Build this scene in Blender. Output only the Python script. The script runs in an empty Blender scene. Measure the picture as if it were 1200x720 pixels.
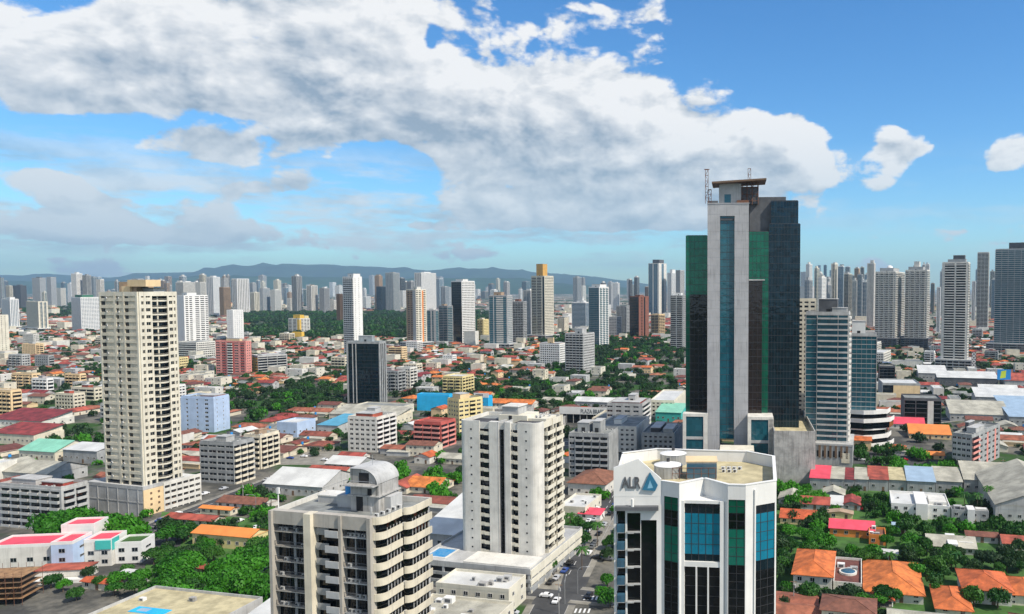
import bpy, math, random
import numpy as np
R = math.radians
random.seed(7); RS = np.random.RandomState(7)
SC = bpy.context.scene; COL = SC.collection

# ---------------------------------------------------------------- camera
F, PX, PY, PT, EYE = 900.0, 800.0, 383.0, math.atan(.05), 100.0
cam = bpy.data.cameras.new('camera'); camo = bpy.data.objects.new('camera', cam); COL.objects.link(camo)
camo.location = (0, 0, EYE); camo.rotation_euler = (math.pi/2 - PT, 0, 0)
cam.sensor_width = 36; cam.lens = 27; cam.shift_x = -200/1200; cam.shift_y = 23/1200
cam.clip_start = 1; cam.clip_end = 60000
SC.camera = camo

# ---------------------------------------------------------------- light
HAZE = 4.3e-5
SUN_EL, SUN_X, SUN_Y = R(48), .87, -.49            # direction towards the sun
sd = bpy.data.lights.new('sun', 'SUN'); so = bpy.data.objects.new('sun', sd); COL.objects.link(so)
sd.energy = 5.0; sd.angle = R(.5); sd.color = (1, .92, .80)
saz = math.atan2(SUN_X, SUN_Y)                       # clockwise from +y
so.rotation_euler = (R(90)-SUN_EL, 0, math.pi - saz) ; so.location = (100, -40, 300)
SC.view_settings.view_transform = 'Standard'; SC.view_settings.look = 'None'
SC.view_settings.exposure = 0.16; SC.view_settings.gamma = 1
SC.cycles.use_denoising = True
SC.cycles.max_bounces = 6; SC.cycles.diffuse_bounces = 2; SC.cycles.glossy_bounces = 3
SC.cycles.transmission_bounces = 2; SC.cycles.volume_bounces = 0; SC.cycles.transparent_max_bounces = 8

W = bpy.data.worlds.new('World'); SC.world = W; W.use_nodes = True
nt = W.node_tree; nt.nodes.clear()
class N:
    """tiny node-graph helper"""
    def __init__(s, t): s.t = t
    def new(s, k, **kw):
        n = s.t.nodes.new(k)
        for a, b in kw.items(): setattr(n, a, b)
        return n
    def put(s, sock, v):
        if isinstance(v, bpy.types.NodeSocket): s.t.links.new(v, sock)
        elif v is not None: sock.default_value = v
    def m(s, op, a, b=None, c=None, clamp=False):
        n = s.new('ShaderNodeMath', operation=op, use_clamp=clamp)
        for i, v in enumerate((a, b, c)): s.put(n.inputs[i], v)
        return n.outputs[0]
    def mix(s, f, a, b, bt='MIX'):
        n = s.new('ShaderNodeMix', data_type='RGBA', blend_type=bt)
        s.put(n.inputs[0], f); s.put(n.inputs[6], a); s.put(n.inputs[7], b); return n.outputs[2]
    def ramp(s, f, a, b):
        n = s.new('ShaderNodeMapRange', interpolation_type='SMOOTHSTEP'); s.put(n.inputs[0], f)
        n.inputs[1].default_value = a; n.inputs[2].default_value = b; return n.outputs[0]
    def noise(s, vec, scale, det=4, rough=.55, dist=0):
        n = s.new('ShaderNodeTexNoise'); s.put(n.inputs['Vector'], vec)
        n.inputs['Scale'].default_value = scale; n.inputs['Detail'].default_value = det
        n.inputs['Roughness'].default_value = rough; n.inputs['Distortion'].default_value = dist
        return n.outputs['Fac']
    def xyz(s, x, y, z=0.0):
        n = s.new('ShaderNodeCombineXYZ')
        for i, v in enumerate((x, y, z)): s.put(n.inputs[i], v)
        return n.outputs[0]

def px_dir(x, y):                                     # azimuth and slope of a sight line
    a = (x-PX)/F; b = (PY-y)/F; c, s_ = math.cos(PT), math.sin(PT)
    dx, dy, dz = a, c+b*s_, -s_+b*c
    return math.atan2(dx, dy), dz/math.hypot(dx, dy)

# clouds: banks at fixed directions of the sky, broken up by noise in sky coordinates
BANKS = [ # x, y, half width, half height, weight  (where each bank stands in the sky)
 (95,95,150,60,1.0),(20,60,60,42,.8),(60,110,80,34,.8),(330,40,190,80,1.25),(300,100,160,60,1.1),(400,130,120,70,1.0),(470,20,80,50,.8),
 (225,172,90,24,1.7),(50,205,90,26,.8),(120,235,110,26,.55),(270,222,90,24,.7),(350,215,40,18,.5),
 (560,120,80,70,1.1),(650,165,150,80,1.35),(780,165,130,70,1.3),(880,195,95,60,1.1),(640,235,130,34,.8),(780,240,120,30,.8),
 (640,35,110,45,.55),(700,10,80,30,.4),(850,25,26,20,.22),(770,18,16,8,.22),(916,16,12,7,.22),(510,150,60,60,.6),
 (1055,182,18,14,.4),(1165,195,30,16,.5),(1120,272,110,14,.55),(1180,285,60,10,.5),(150,280,260,22,.6),(930,10,110,60,-.9),(1080,30,150,80,-1.0),(430,205,60,26,-.35),(60,180,50,16,-.3),(500,265,60,14,.5),(565,255,50,20,.4),
 (90,250,170,20,.35),(420,250,40,12,.4),(590,300,120,10,.35),(420,285,200,12,.35),
 (180,60,90,60,.6),(60,270,160,24,.3),(260,262,190,24,.25),(110,150,70,14,-.5),(262,140,60,14,-.4),(215,200,120,9,-.35),(505,45,16,40,-.5),(720,255,160,24,.7),(590,190,60,60,.8),(700,110,90,40,.7),(930,170,60,50,.7),(1085,174,36,20,.75),(1040,165,24,28,.7),(1052,192,38,32,.7),(1030,218,26,20,.6),(1185,178,60,42,.95)]
def group(name):
    g = bpy.data.node_groups.new(name, 'ShaderNodeTree')
    g.interface.new_socket('Dir', in_out='INPUT', socket_type='NodeSocketVector'); g.interface.new_socket('Value', in_out='OUTPUT', socket_type='NodeSocketFloat')
    G = N(g); gi = G.new('NodeGroupInput'); go = G.new('NodeGroupOutput'); sep = G.new('ShaderNodeSeparateXYZ'); G.put(sep.inputs[0], gi.outputs[0])
    return g, G, gi.outputs[0], sep.outputs[0], sep.outputs[1], go
gb, G, DIR, AZ, EL, go = group('cloud_banks')
tot = None
for (x, y, hw, hh, wt) in BANKS:
    a0, e0 = px_dir(x, y); a1, _ = px_dir(x+hw, y); a2, _ = px_dir(x-hw, y); _, e1 = px_dir(x, y-hh)
    mp = G.new('ShaderNodeVectorMath', operation='MULTIPLY_ADD'); G.put(mp.inputs[0], DIR); sx, sy = 1/((a1-a2)/2*1.75), 1/((e1-e0)*1.75)
    mp.inputs[1].default_value = (sx, sy, 0); mp.inputs[2].default_value = (-a0*sx, -e0*sy, 0)
    gr = G.new('ShaderNodeTexGradient', gradient_type='QUADRATIC_SPHERE'); G.put(gr.inputs[0], mp.outputs[0])
    tot = G.m('MULTIPLY_ADD', gr.outputs['Fac'], wt*1.05, tot if tot is not None else 0.0)
tot = G.m('ADD', tot, G.m('MULTIPLY', G.m('GREATER_THAN', G.m('ABSOLUTE', AZ), 1.4), .5))  # unseen cloud bank behind the camera, added for the glass to reflect
G.put(go.inputs[0], G.m('MINIMUM', tot, .88))
gn, G, DIR, AZ, EL, go = group('cloud_noise')
den = G.m('ADD', EL, .16)
pv = G.xyz(G.m('DIVIDE', G.m('MULTIPLY', AZ, .42), den), G.m('DIVIDE', .62, den), .3)
def warp(v, k, sc):
    t_ = G.new('ShaderNodeTexNoise'); G.put(t_.inputs['Vector'], v); t_.inputs['Scale'].default_value = sc; t_.inputs['Detail'].default_value = 2
    m_ = G.new('ShaderNodeVectorMath', operation='MULTIPLY_ADD'); G.put(m_.inputs[0], t_.outputs['Color']); m_.inputs[1].default_value = (k, k, 0); G.put(m_.inputs[2], v); return m_.outputs[0]
fine = G.xyz(AZ, G.m('MULTIPLY', EL, 1.55), 3.0)
n1 = G.noise(pv, 2.6, 5, .5, 0)
n2 = G.noise(fine, 6.5, 8, .62, 0)
n3 = G.noise(fine, 2.7, 2, .5, 0)
vo = G.new('ShaderNodeTexVoronoi', feature='F1', voronoi_dimensions='2D', normalize=True); G.put(vo.inputs['Vector'], warp(fine, .08, 9.0)); vo.inputs['Scale'].default_value = 13; vo.inputs['Detail'].default_value = 3; vo.inputs['Roughness'].default_value = .55
billow = G.m('SUBTRACT', .40, vo.outputs['Distance'])
fld = G.m('ADD', G.m('MULTIPLY', n1, .9), G.m('ADD', G.m('MULTIPLY', n2, 1.8), G.m('MULTIPLY', n3, 1.9)))
G.put(go.inputs[0], G.m('ADD', G.m('MULTIPLY', billow, 1.15), G.m('SUBTRACT', fld, 2.73)))
n = N(nt)
tc = n.new('ShaderNodeTexCoord'); sp = n.new('ShaderNodeSeparateXYZ'); n.put(sp.inputs[0], tc.outputs['Generated'])
X, Y, Z = sp.outputs
az = n.m('ARCTAN2', X, Y); hor = n.m('SQRT', n.m('ADD', n.m('MULTIPLY', X, X), n.m('MULTIPLY', Y, Y)))
el = n.m('DIVIDE', Z, n.m('MAXIMUM', hor, .001)); el = n.m('MAXIMUM', n.m('MINIMUM', el, 3.0), 0.0)
def field(g, du, dv):
    q = n.new('ShaderNodeGroup'); q.node_tree = g
    n.put(q.inputs[0], n.xyz(n.m('ADD', az, du), n.m('ADD', el, dv))); return q.outputs[0]
k0 = field(gn, 0.0, 0.0); k1 = field(gn, .010, .016); bk0 = field(gb, 0.0, 0.0); bk2 = field(gb, .04, .06); d0 = n.m('ADD', k0, bk0)
cover = n.ramp(d0, -.05, .17)
shade = n.ramp(n.m('ADD', bk2, n.m('MULTIPLY', k0, .6)), -.1, .85)
lit = n.m('SUBTRACT', n.m('ADD', .95, n.m('MULTIPLY', n.m('SUBTRACT', k0, k1), 1.6)), n.m('MULTIPLY', shade, .52), clamp=True)
ccol = n.mix(lit, (.33, .42, .52, 1), (1.0, 1.0, .99, 1))
low = n.noise(n.xyz(n.m('MULTIPLY', az, 3.6), n.m('MULTIPLY', el, 17.0), 1.7), 1.5, 6, .6)
low = n.m('MULTIPLY', n.m('MULTIPLY', n.ramp(low, .45, .62), n.ramp(el, .015, .05)), n.m('MULTIPLY', n.m('SUBTRACT', 1.0, n.ramp(el, .10, .19)), n.m('ADD', .25, n.m('MULTIPLY', n.ramp(az, .25, -.25), .65))))
cover = n.m('MAXIMUM', cover, low)
ccol = n.mix(n.m('MULTIPLY', n.m('SUBTRACT', 1.0, n.ramp(el, .0, .24)), .75), ccol, (.50, .65, .77, 1))
sky = n.new('ShaderNodeTexSky', sky_type='NISHITA', sun_disc=False, sun_elevation=SUN_EL, sun_rotation=saz)
sky.air_density = 1.0; sky.dust_density = .25; sky.ozone_density = 1.3
hs = n.new('ShaderNodeHueSaturation'); n.put(hs.inputs['Color'], sky.outputs[0]); hs.inputs['Saturation'].default_value = 1.25
b1 = n.new('ShaderNodeBackground'); n.put(b1.inputs[0], n.mix(1.0, hs.outputs[0], (.62, .93, 1.13, 1), 'MULTIPLY')); b1.inputs[1].default_value = .133
b2 = n.new('ShaderNodeBackground'); n.put(b2.inputs[0], ccol); b2.inputs[1].default_value = .88
ms = n.new('ShaderNodeMixShader'); n.put(ms.inputs[0], n.m('MULTIPLY', cover, .95)); n.t.links.new(b1.outputs[0], ms.inputs[1]); n.t.links.new(b2.outputs[0], ms.inputs[2])
ow = n.new('ShaderNodeOutputWorld'); n.t.links.new(ms.outputs[0], ow.inputs[0])
W.cycles.sampling_method = 'MANUAL'; W.cycles.sample_map_resolution = 512

# ---------------------------------------------------------------- geometry of the view
def ray(x, y):
    a = (x-PX)/F; b = (PY-y)/F; c, s_ = math.cos(PT), math.sin(PT)
    return a, c+b*s_, -s_+b*c
def at(x, y, z=0.0):                                  # where a sight line meets height z
    d_ = ray(x, y); t = (z-EYE)/d_[2]; return d_[0]*t, d_[1]*t
def at_y(x, y, Yw):                                   # where it meets the plane Y = Yw -> (X, Z)
    d_ = ray(x, y); t = Yw/d_[1]; return d_[0]*t, EYE+d_[2]*t
def proj(X, Y, Z):
    c, s_ = math.cos(PT), math.sin(PT); Z -= EYE
    dep = Y*c - Z*s_; up = Y*s_ + Z*c
    return PX+F*X/dep, PY-F*up/dep
# ---------------------------------------------------------------- materials
MATS = {}
def lin(h):
    h = h.lstrip('#'); o = []
    for i in (0, 2, 4):
        c = int(h[i:i+2], 16)/255; o.append(c/12.92 if c <= .04045 else ((c+.055)/1.055)**2.4)
    return (*o, 1)
def mat(name, col, rough=.8, var=.18, scale=.35, streak=0, metal=0, spec=.5, rnd=0, tile=0, green=0):
    if name in MATS: return MATS[name]
    m = bpy.data.materials.new(name); m.use_nodes = True; t = m.node_tree; q = N(t)
    p = t.nodes['Principled BSDF']; c = lin(col) if isinstance(col, str) else (*col, 1)
    tcn = q.new('ShaderNodeTexCoord'); ob = tcn.outputs['Object']
    out = c
    if var:
        f = q.noise(ob, scale, 5, .6); hi = tuple(min(1, v*(1+var*.5)) for v in c[:3])+(1,); lo = tuple(v*(1-var) for v in c[:3])+(1,)
        out = q.mix(q.ramp(f, .3, .7), lo, hi)
    if streak:
        mp = q.new('ShaderNodeMapping'); q.put(mp.inputs[0], ob); mp.inputs[3].default_value = (1.6, 1.6, .08)
        f = q.noise(mp.outputs[0], 1.0, 6, .65)
        out = q.mix(q.m('MULTIPLY', q.ramp(f, .5, .72), streak), out, (.05, .048, .04, 1))
    if tile:                                           # ribs or courses running down a roof
        wv = q.new('ShaderNodeTexWave', wave_type='BANDS', bands_direction='X'); q.put(wv.inputs[0], ob); wv.inputs['Scale'].default_value = tile
        out = q.mix(q.m('MULTIPLY', wv.outputs['Fac'], .28), out, (.02, .015, .012, 1))
    if rnd:
        oi = q.new('ShaderNodeObjectInfo'); h_ = q.new('ShaderNodeHueSaturation'); q.put(h_.inputs['Color'], out)
        q.put(h_.inputs['Value'], q.m('ADD', 1-rnd, q.m('MULTIPLY', oi.outputs['Random'], 2*rnd)))
        q.put(h_.inputs['Hue'], q.m('ADD', .488, q.m('MULTIPLY', oi.outputs['Random'], .024))); out = h_.outputs[0]
    q.put(p.inputs['Base Color'], out); p.inputs['Roughness'].default_value = rough; p.inputs['Metallic'].default_value = metal
    p.inputs['Specular IOR Level'].default_value = spec
    MATS[name] = m; return m
def glassmat(name, col, rough=.07, spec=.8, metal=0, pane=.0, var=.5):
    if name in MATS: return MATS[name]
    m = bpy.data.materials.new(name); m.use_nodes = True; t = m.node_tree; q = N(t); p = t.nodes['Principled BSDF']
    c = lin(col); tcn = q.new('ShaderNodeTexCoord')
    v = q.new('ShaderNodeTexVoronoi'); mp = q.new('ShaderNodeMapping'); q.put(mp.inputs[0], tcn.outputs['Object']); mp.inputs[3].default_value = (.55, .55, .33)
    q.put(v.inputs['Vector'], mp.outputs[0]); v.inputs['Scale'].default_value = 1; v.inputs['Randomness'].default_value = .0
    s_ = q.new('ShaderNodeSeparateColor'); q.put(s_.inputs[0], v.outputs['Color'])
    q.put(p.inputs['Base Color'], q.mix(q.m('MULTIPLY', s_.outputs[0], var), c, tuple(x*.35 for x in c[:3])+(1,)))
    f = q.noise(tcn.outputs['Object'], .25, 2); bp = q.new('ShaderNodeBump'); bp.inputs['Strength'].default_value = .22; bp.inputs['Distance'].default_value = .5
    q.put(bp.inputs['Height'], f); q.put(p.inputs['Normal'], bp.outputs[0])
    p.inputs['Roughness'].default_value = rough; p.inputs['Specular IOR Level'].default_value = spec; p.inputs['Metallic'].default_value = metal
    MATS[name] = m; return m
P = dict(
 white=mat('white_paint', (.65,.63,.575), .7, .16, .2, .22), white2=mat('clean_white_paint', (.74,.73,.70), .6, .08, .2, .08),
 cream=mat('cream_paint', (.66,.60,.47), .75, .18, .2, .25), lcream=mat('light_cream_paint', (.66,.62,.51), .75, .14, .2, .2),
 grey=mat('grey_render', (.33,.34,.34), .85, .25, .2, .4), lgrey=mat('light_grey_render', (.44,.44,.43), .8, .2, .2, .3),
 dgrey=mat('dark_grey_render', (.10,.105,.115), .8, .3, .2, .2), conc=mat('raw_concrete', (.40,.39,.37), .9, .3, .3, .7),
 concf=mat('concrete_cladding', (.40,.40,.41), .75, .12, .12, .5), blue=mat('pale_blue_paint', (.42,.53,.70), .7, .12, .2, .15),
 pink=mat('salmon_paint', (.66,.27,.23), .8, .15, .3, .15), yellow=mat('yellow_paint', (.75,.47,.07), .7, .15, .2, .15), lyellow=mat('light_yellow_paint', (.72,.60,.30), .7, .15, .2, .2),
 orange=mat('orange_paint', (.70,.23,.05), .7, .15, .2, .1), peach=mat('peach_paint', (.74,.55,.32), .75, .12, .2, .15), brick=mat('red_brown_cladding', (.22,.085,.055), .8, .2, .3, .2),
 tan=mat('tan_render', (.38,.27,.18), .85, .2, .3, .3), brown=mat('brown_panel', (.16,.10,.06), .7, .2, .3), redwall=mat('red_plaster', (.50,.11,.09), .8, .2, .3, .2),
 ochre=mat('ochre_cladding', (.60,.34,.09), .7, .15, .3, .1), stone=mat('stone_grey_paint', (.42,.39,.34), .8, .18, .2, .25),
 cyan=mat('bright_blue_paint', (.02,.42,.75), .6, .12, .2, .1), teal=mat('teal_paint', (.05,.42,.38), .7, .15, .2), 
 roofgrey=mat('roof_membrane', (.22,.23,.22), .9, .4, .25), roofwhite=mat('white_sheet_roof', (.66,.66,.63), .55, .18, .12, 0, tile=.9), roofdk=mat('dark_roof', (.06,.06,.065), .9, .3, .3),
 rooftan=mat('sandy_roof', (.46,.40,.24), .9, .3, .3), roofbeige=mat('beige_sheet_roof', (.46,.44,.36), .8, .35, .15, .3, tile=.8), roofblue=mat('blue_sheet_roof', (.09,.36,.52), .5, .15, .2, 0, tile=.8),
 rooflb=mat('pale_blue_sheet_roof', (.36,.48,.60), .5, .15, .2, 0, tile=.8), roofgreen=mat('green_sheet_roof', (.25,.58,.42), .6, .15, .2, 0, tile=.8), roofcrim=mat('crimson_roof_coating', (.68,.07,.11), .7, .18, .25),
 tilered=mat('red_roof_sheet', (.34,.06,.045), .8, .5, .22, .25, tile=1.1, rnd=.35), tiledull=mat('weathered_tiles', (.33,.105,.06), .85, .5, .25, .3, tile=1.4, rnd=.35), tileorange=mat('orange_roof_tiles', (.62,.15,.04), .85, .42, .3, .3, tile=1.6, rnd=.15), tilebrown=mat('brown_roof_tiles', (.20,.075,.05), .85, .35, .5, 0, tile=1.4, rnd=.25),
 metal=mat('galvanised_steel', (.45,.46,.47), .45, .1, 1, 0, .6), dmetal=mat('dark_steel', (.06,.06,.065), .55, .1, 1, 0, .5), rust=mat('rusty_steel', (.16,.07,.04), .8, .3, 1),
 black=mat('dark_recess', (.018,.018,.02), .9, .2, .3), acw=mat('ac_casing', (.62,.62,.60), .6, .15, .8), tank=mat('blue_plastic_tank', (.02,.25,.62), .5, .1, 1),
 dglass=glassmat('dark_glass', '#18222b', .06, .6), bglass=glassmat('blue_black_glass', '#243b46', .07, .5, .6, var=.75), gglass=glassmat('green_glass', '#12664f', .09, .5, .25, var=.5), tglass=glassmat('teal_glass', '#215a68', .08, .7),
 cglass=glassmat('painted_reflection_glass', '#1586a4', .08, .8, .25, var=.3), lglass=glassmat('light_blue_glass', '#3c6076', .1, .9), blackglass=glassmat('black_glass', '#0a1013', .05, .5), rglass=glassmat('bronze_glass', '#2a2220', .1, .5),  # cglass: reflected sky put into the cyan glass colour of the office
 asphalt=mat('asphalt', (.055,.056,.058), .9, .3, .15), paving=mat('paving', (.24,.225,.19), .9, .3, .2), paint=mat('road_paint', (.72,.72,.70), .7, .25, 1), kerb=mat('kerb_stone', (.40,.39,.36), .9, .2, .5),
 lawn=mat('grass_ground', (.05,.13,.022), 1, .45, .15), water=glassmat('pool_water', '#0d7fb4', .05, .8, var=.1), rubber=mat('tyre_rubber', (.02,.02,.02), .9, .1, 1), net=mat('green_netting', (.03,.17,.10), .9, .2, .5), shutter=mat('bright_green_panel', (.03,.5,.06), .7, .1, .5),
 bark=mat('bark', (.12,.085,.06), .95, .3, 1.5), wood=mat('scaffold_timber', (.30,.17,.08), .9, .4, .4), terracotta=mat('terracotta_deck', (.55,.19,.08), .85, .2, .3))
def leafmat(name, a, b):
    m = bpy.data.materials.new(name); m.use_nodes = True; t = m.node_tree; q = N(t); p = t.nodes['Principled BSDF']
    ge = q.new('ShaderNodeNewGeometry'); oi = q.new('ShaderNodeObjectInfo')
    f = q.noise(ge.outputs['Position'], .8, 3, .7); f2 = q.m('ADD', q.m('MULTIPLY', f, .9), q.m('MULTIPLY', oi.outputs['Random'], .35))
    c = q.mix(q.ramp(f2, .35, .95), (*a, 1), (*b, 1)); q.put(p.inputs['Base Color'], c); p.inputs['Roughness'].default_value = .55; p.inputs['Specular IOR Level'].default_value = .25
    tr = q.new('ShaderNodeBsdfTranslucent'); q.put(tr.inputs[0], c); mx = q.new('ShaderNodeMixShader'); mx.inputs[0].default_value = .22
    t.links.new(p.outputs[0], mx.inputs[1]); t.links.new(tr.outputs[0], mx.inputs[2]); t.links.new(mx.outputs[0], t.nodes['Material Output'].inputs[0]); return m
LEAF = [leafmat('leaf_bright', (.022,.11,.008), (.06,.25,.012)), leafmat('leaf_mid', (.015,.072,.010), (.055,.16,.018)), leafmat('leaf_dark', (.018,.045,.016), (.035,.085,.022))]

# ---------------------------------------------------------------- mesh helpers
class MB:
    def __init__(s): s.v = []; s.f = []; s.mi = []; s.mats = []
    def mat(s, m):
        m = P[m] if isinstance(m, str) else m
        if m not in s.mats: s.mats.append(m)
        return s.mats.index(m)
    def add(s, vs, fs, m, T=None):
        b = len(s.v)
        if T:
            ox, oy, a = T; c, q = math.cos(a), math.sin(a); vs = [(ox+x*c-y*q, oy+x*q+y*c, z) for x, y, z in vs]
        s.v += vs; k = s.mat(m)
        for f in fs: s.f.append([b+i for i in f]); s.mi.append(k)
    def box(s, x0, x1, y0, y1, z0, z1, m, T=None):
        s.add([(x0,y0,z0),(x1,y0,z0),(x1,y1,z0),(x0,y1,z0),(x0,y0,z1),(x1,y0,z1),(x1,y1,z1),(x0,y1,z1)],
              [(0,3,2,1),(4,5,6,7),(0,1,5,4),(1,2,6,5),(2,3,7,6),(3,0,4,7)], m, T)
    def prism(s, pts, z0, z1, m, mtop=None, T=None):
        k = len(pts); z1s = z1 if isinstance(z1, (list, tuple)) else [z1]*k
        vs = [(x, y, z0) for x, y in pts]+[(x, y, z) for (x, y), z in zip(pts, z1s)]
        s.add(vs, [(i, (i+1) % k, k+(i+1) % k, k+i) for i in range(k)], m, T)
        s.add(vs, [tuple(range(k, 2*k))], mtop or m, T)
    def ribbon(s, pts, th, z0, z1, m, T=None, closed=False):   # a wall of thickness th standing inside (left of) a path
        k = len(pts); off = []
        for i in range(k):
            a = pts[i-1] if (i or closed) else None; b = pts[i]; c = pts[(i+1) % k] if (i < k-1 or closed) else None
            ns = []
            for p_, q_ in ((a, b), (b, c)):
                if p_ and q_:
                    L = math.dist(p_, q_) or 1; ns.append((-(q_[1]-p_[1])/L, (q_[0]-p_[0])/L))
            nx = sum(v[0] for v in ns)/len(ns); ny = sum(v[1] for v in ns)/len(ns); q2 = max(nx*nx+ny*ny, .25)
            off.append((b[0]+nx/q2*th, b[1]+ny/q2*th))
        vs = [(x, y, z) for z in (z0, z1) for x, y in pts+off]
        fs = []
        for i in range(k if closed else k-1):
            j = (i+1) % k
            fs += [(i, j, 2*k+j, 2*k+i), (k+j, k+i, 3*k+i, 3*k+j), (2*k+i, 2*k+j, 3*k+j, 3*k+i), (j, i, k+i, k+j)]
        if not closed: fs += [(0, 2*k, 3*k, k), (k-1, 2*k-1, 4*k-1, 3*k-1)]
        s.add(vs, fs, m, T)
    def cyl(s, x, y, z0, z1, r, m, k=16, r2=None, T=None):
        r2 = r if r2 is None else r2
        vs = [(x+r*math.cos(2*math.pi*i/k), y+r*math.sin(2*math.pi*i/k), z0) for i in range(k)]+[(x+r2*math.cos(2*math.pi*i/k), y+r2*math.sin(2*math.pi*i/k), z1) for i in range(k)]
        s.add(vs, [(i, (i+1) % k, k+(i+1) % k, k+i) for i in range(k)]+[tuple(range(k-1, -1, -1)), tuple(range(k, 2*k))], m, T)
    def bar(s, a, b, r, m, k=5):
        from mathutils import Vector
        a = Vector(a); b = Vector(b); d_ = (b-a).normalized(); u = d_.orthogonal().normalized(); w = d_.cross(u)
        vs = [tuple(p_+(u*math.cos(2*math.pi*i/k)+w*math.sin(2*math.pi*i/k))*r) for p_ in (a, b) for i in range(k)]
        s.add(vs, [(i, (i+1) % k, k+(i+1) % k, k+i) for i in range(k)]+[tuple(range(k)), tuple(range(2*k-1, k-1, -1))], m)
    def mesh(s, name):
        me = bpy.data.meshes.new(name); me.from_pydata(s.v, [], s.f)
        for m in s.mats: me.materials.append(m)
        me.polygons.foreach_set('material_index', s.mi); me.update(); return me
    def build(s, name, parent=None, loc=(0, 0, 0), rz=0):
        return inst(s.mesh(name), name, parent, loc, rz) if s.v else None
def inst(me, name, parent=None, loc=(0, 0, 0), rz=0):
    o = bpy.data.objects.new(name, me); COL.objects.link(o); o.parent = parent; o.location = loc; o.rotation_euler = (0, 0, rz); return o
def text(body, size, m, parent, loc, rz, fit=None, ext=.05):
    cu = bpy.data.curves.new('lettering', 'FONT'); cu.body = body; cu.size = size; cu.extrude = ext; cu.offset = size*.012; tmp = bpy.data.objects.new('lettering', cu); COL.objects.link(tmp)
    bpy.context.view_layer.update(); me = bpy.data.meshes.new_from_object(tmp.evaluated_get(bpy.context.evaluated_depsgraph_get())); bpy.data.objects.remove(tmp)
    me.materials.clear(); me.materials.append(P[m]); xs = [v.co.x for v in me.vertices]; sx = fit/(max(xs)-min(xs)) if fit else 1
    for v in me.vertices: v.co = (v.co.x*sx, -v.co.z, v.co.y)
    return inst(me, 'lettering', parent, loc, rz)
ALL = []
def thing(name, label, cat, loc=(0, 0, 0), rz=0, group=None):
    o = bpy.data.objects.new(name, None); COL.objects.link(o); o.location = loc; o.rotation_euler = (0, 0, rz)
    o.empty_display_size = 1; o['category'] = cat; o['label'] = label
    if group: o['group'] = group
    ALL.append(o); return o
def tag(o, label, cat, group=None, kind=None):
    if label: o['label'] = label
    if cat: o['category'] = cat
    if group: o['group'] = group
    if kind: o['kind'] = kind
    return o
def struct(mb, name, kind='structure', label=None):
    o = mb.build(name); o['kind'] = kind
    if label: o['label'] = label
    return o
BLOCK = []      # (X, Y, radius) of footprints that houses and trees keep off
MASKS = []      # (x0, x1, y0, y1, depth) silhouettes that hide what lies behind
LAND = []       # (name, X, Y) landmarks for labels
def keep(X, Y, r): BLOCK.append((X, Y, r))

# one window, one door, one AC unit: shared meshes
CACHE = {}
def window_mesh(w, h, frame='white2', glass='dglass'):
    k = ('w', round(w, 1), round(h, 1), frame, glass)
    if k not in CACHE:
        b = MB(); b.box(-w/2, w/2, -.04, .05, 0, h, glass); t = .07
        for a in ((-w/2, w/2, 0, t), (-w/2, w/2, h-t, h)): b.box(a[0], a[1], -.09, -.035, a[2], a[3], frame)
        for a in ((-w/2, -w/2+t), (w/2-t, w/2), (-t/2, t/2)): b.box(a[0], a[1], -.088, -.037, t, h-t, frame)
        CACHE[k] = b.mesh('window')
    return CACHE[k]
def balcony_mesh(w, out=1.3, rail='white', h=1.05, glassrail=False):
    k = ('b', round(w, 1), out, rail, h, glassrail)
    if k not in CACHE:
        b = MB(); b.box(0, w, -out, .1, -.2, 0, rail)
        m2 = 'lglass' if glassrail else rail; t = .06 if glassrail else .14
        b.box(0, w, -out-.004, -out+t, 0.004, h, m2); b.box(0, t, -out+t+.004, .1, 0.004, h, m2); b.box(w-t, w, -out+t+.004, .1, 0.004, h, m2)
        CACHE[k] = b.mesh('balcony')
    return CACHE[k]
def ac_mesh():
    if 'ac' not in CACHE:
        b = MB(); b.box(-.45, .45, -.2, .2, 0, .7, 'acw'); b.cyl(0, 0, 0, .05, .26, 'dmetal', 10)
        v = b.v[-20:]; b.v[-20:] = [(x-.1, -.2-z, .35+y) for x, y, z in v]
        CACHE['ac'] = b.mesh('air_conditioner')
    return CACHE['ac']
def many(root, name, items, limit=100):
    """items: (mesh, (x,y,z), rz): the first `limit` are parts of their own, the rest one part of kind stuff"""
    for me, loc, rz in items[:limit]: inst(me, name, root, loc, rz)
    rest = items[limit:]
    if rest:
        b = MB()
        for me, (x, y, z), rz in rest:
            c, s_ = math.cos(rz), math.sin(rz); k = len(b.v)
            b.v += [(x+v.co.x*c-v.co.y*s_, y+v.co.x*s_+v.co.y*c, z+v.co.z) for v in me.vertices]
            ms_ = [b.mat(m) for m in me.materials]
            for p_ in me.polygons: b.f.append([k+i for i in p_.vertices]); b.mi.append(ms_[p_.material_index])
        b.build(name, root)['kind'] = 'stuff'

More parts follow.
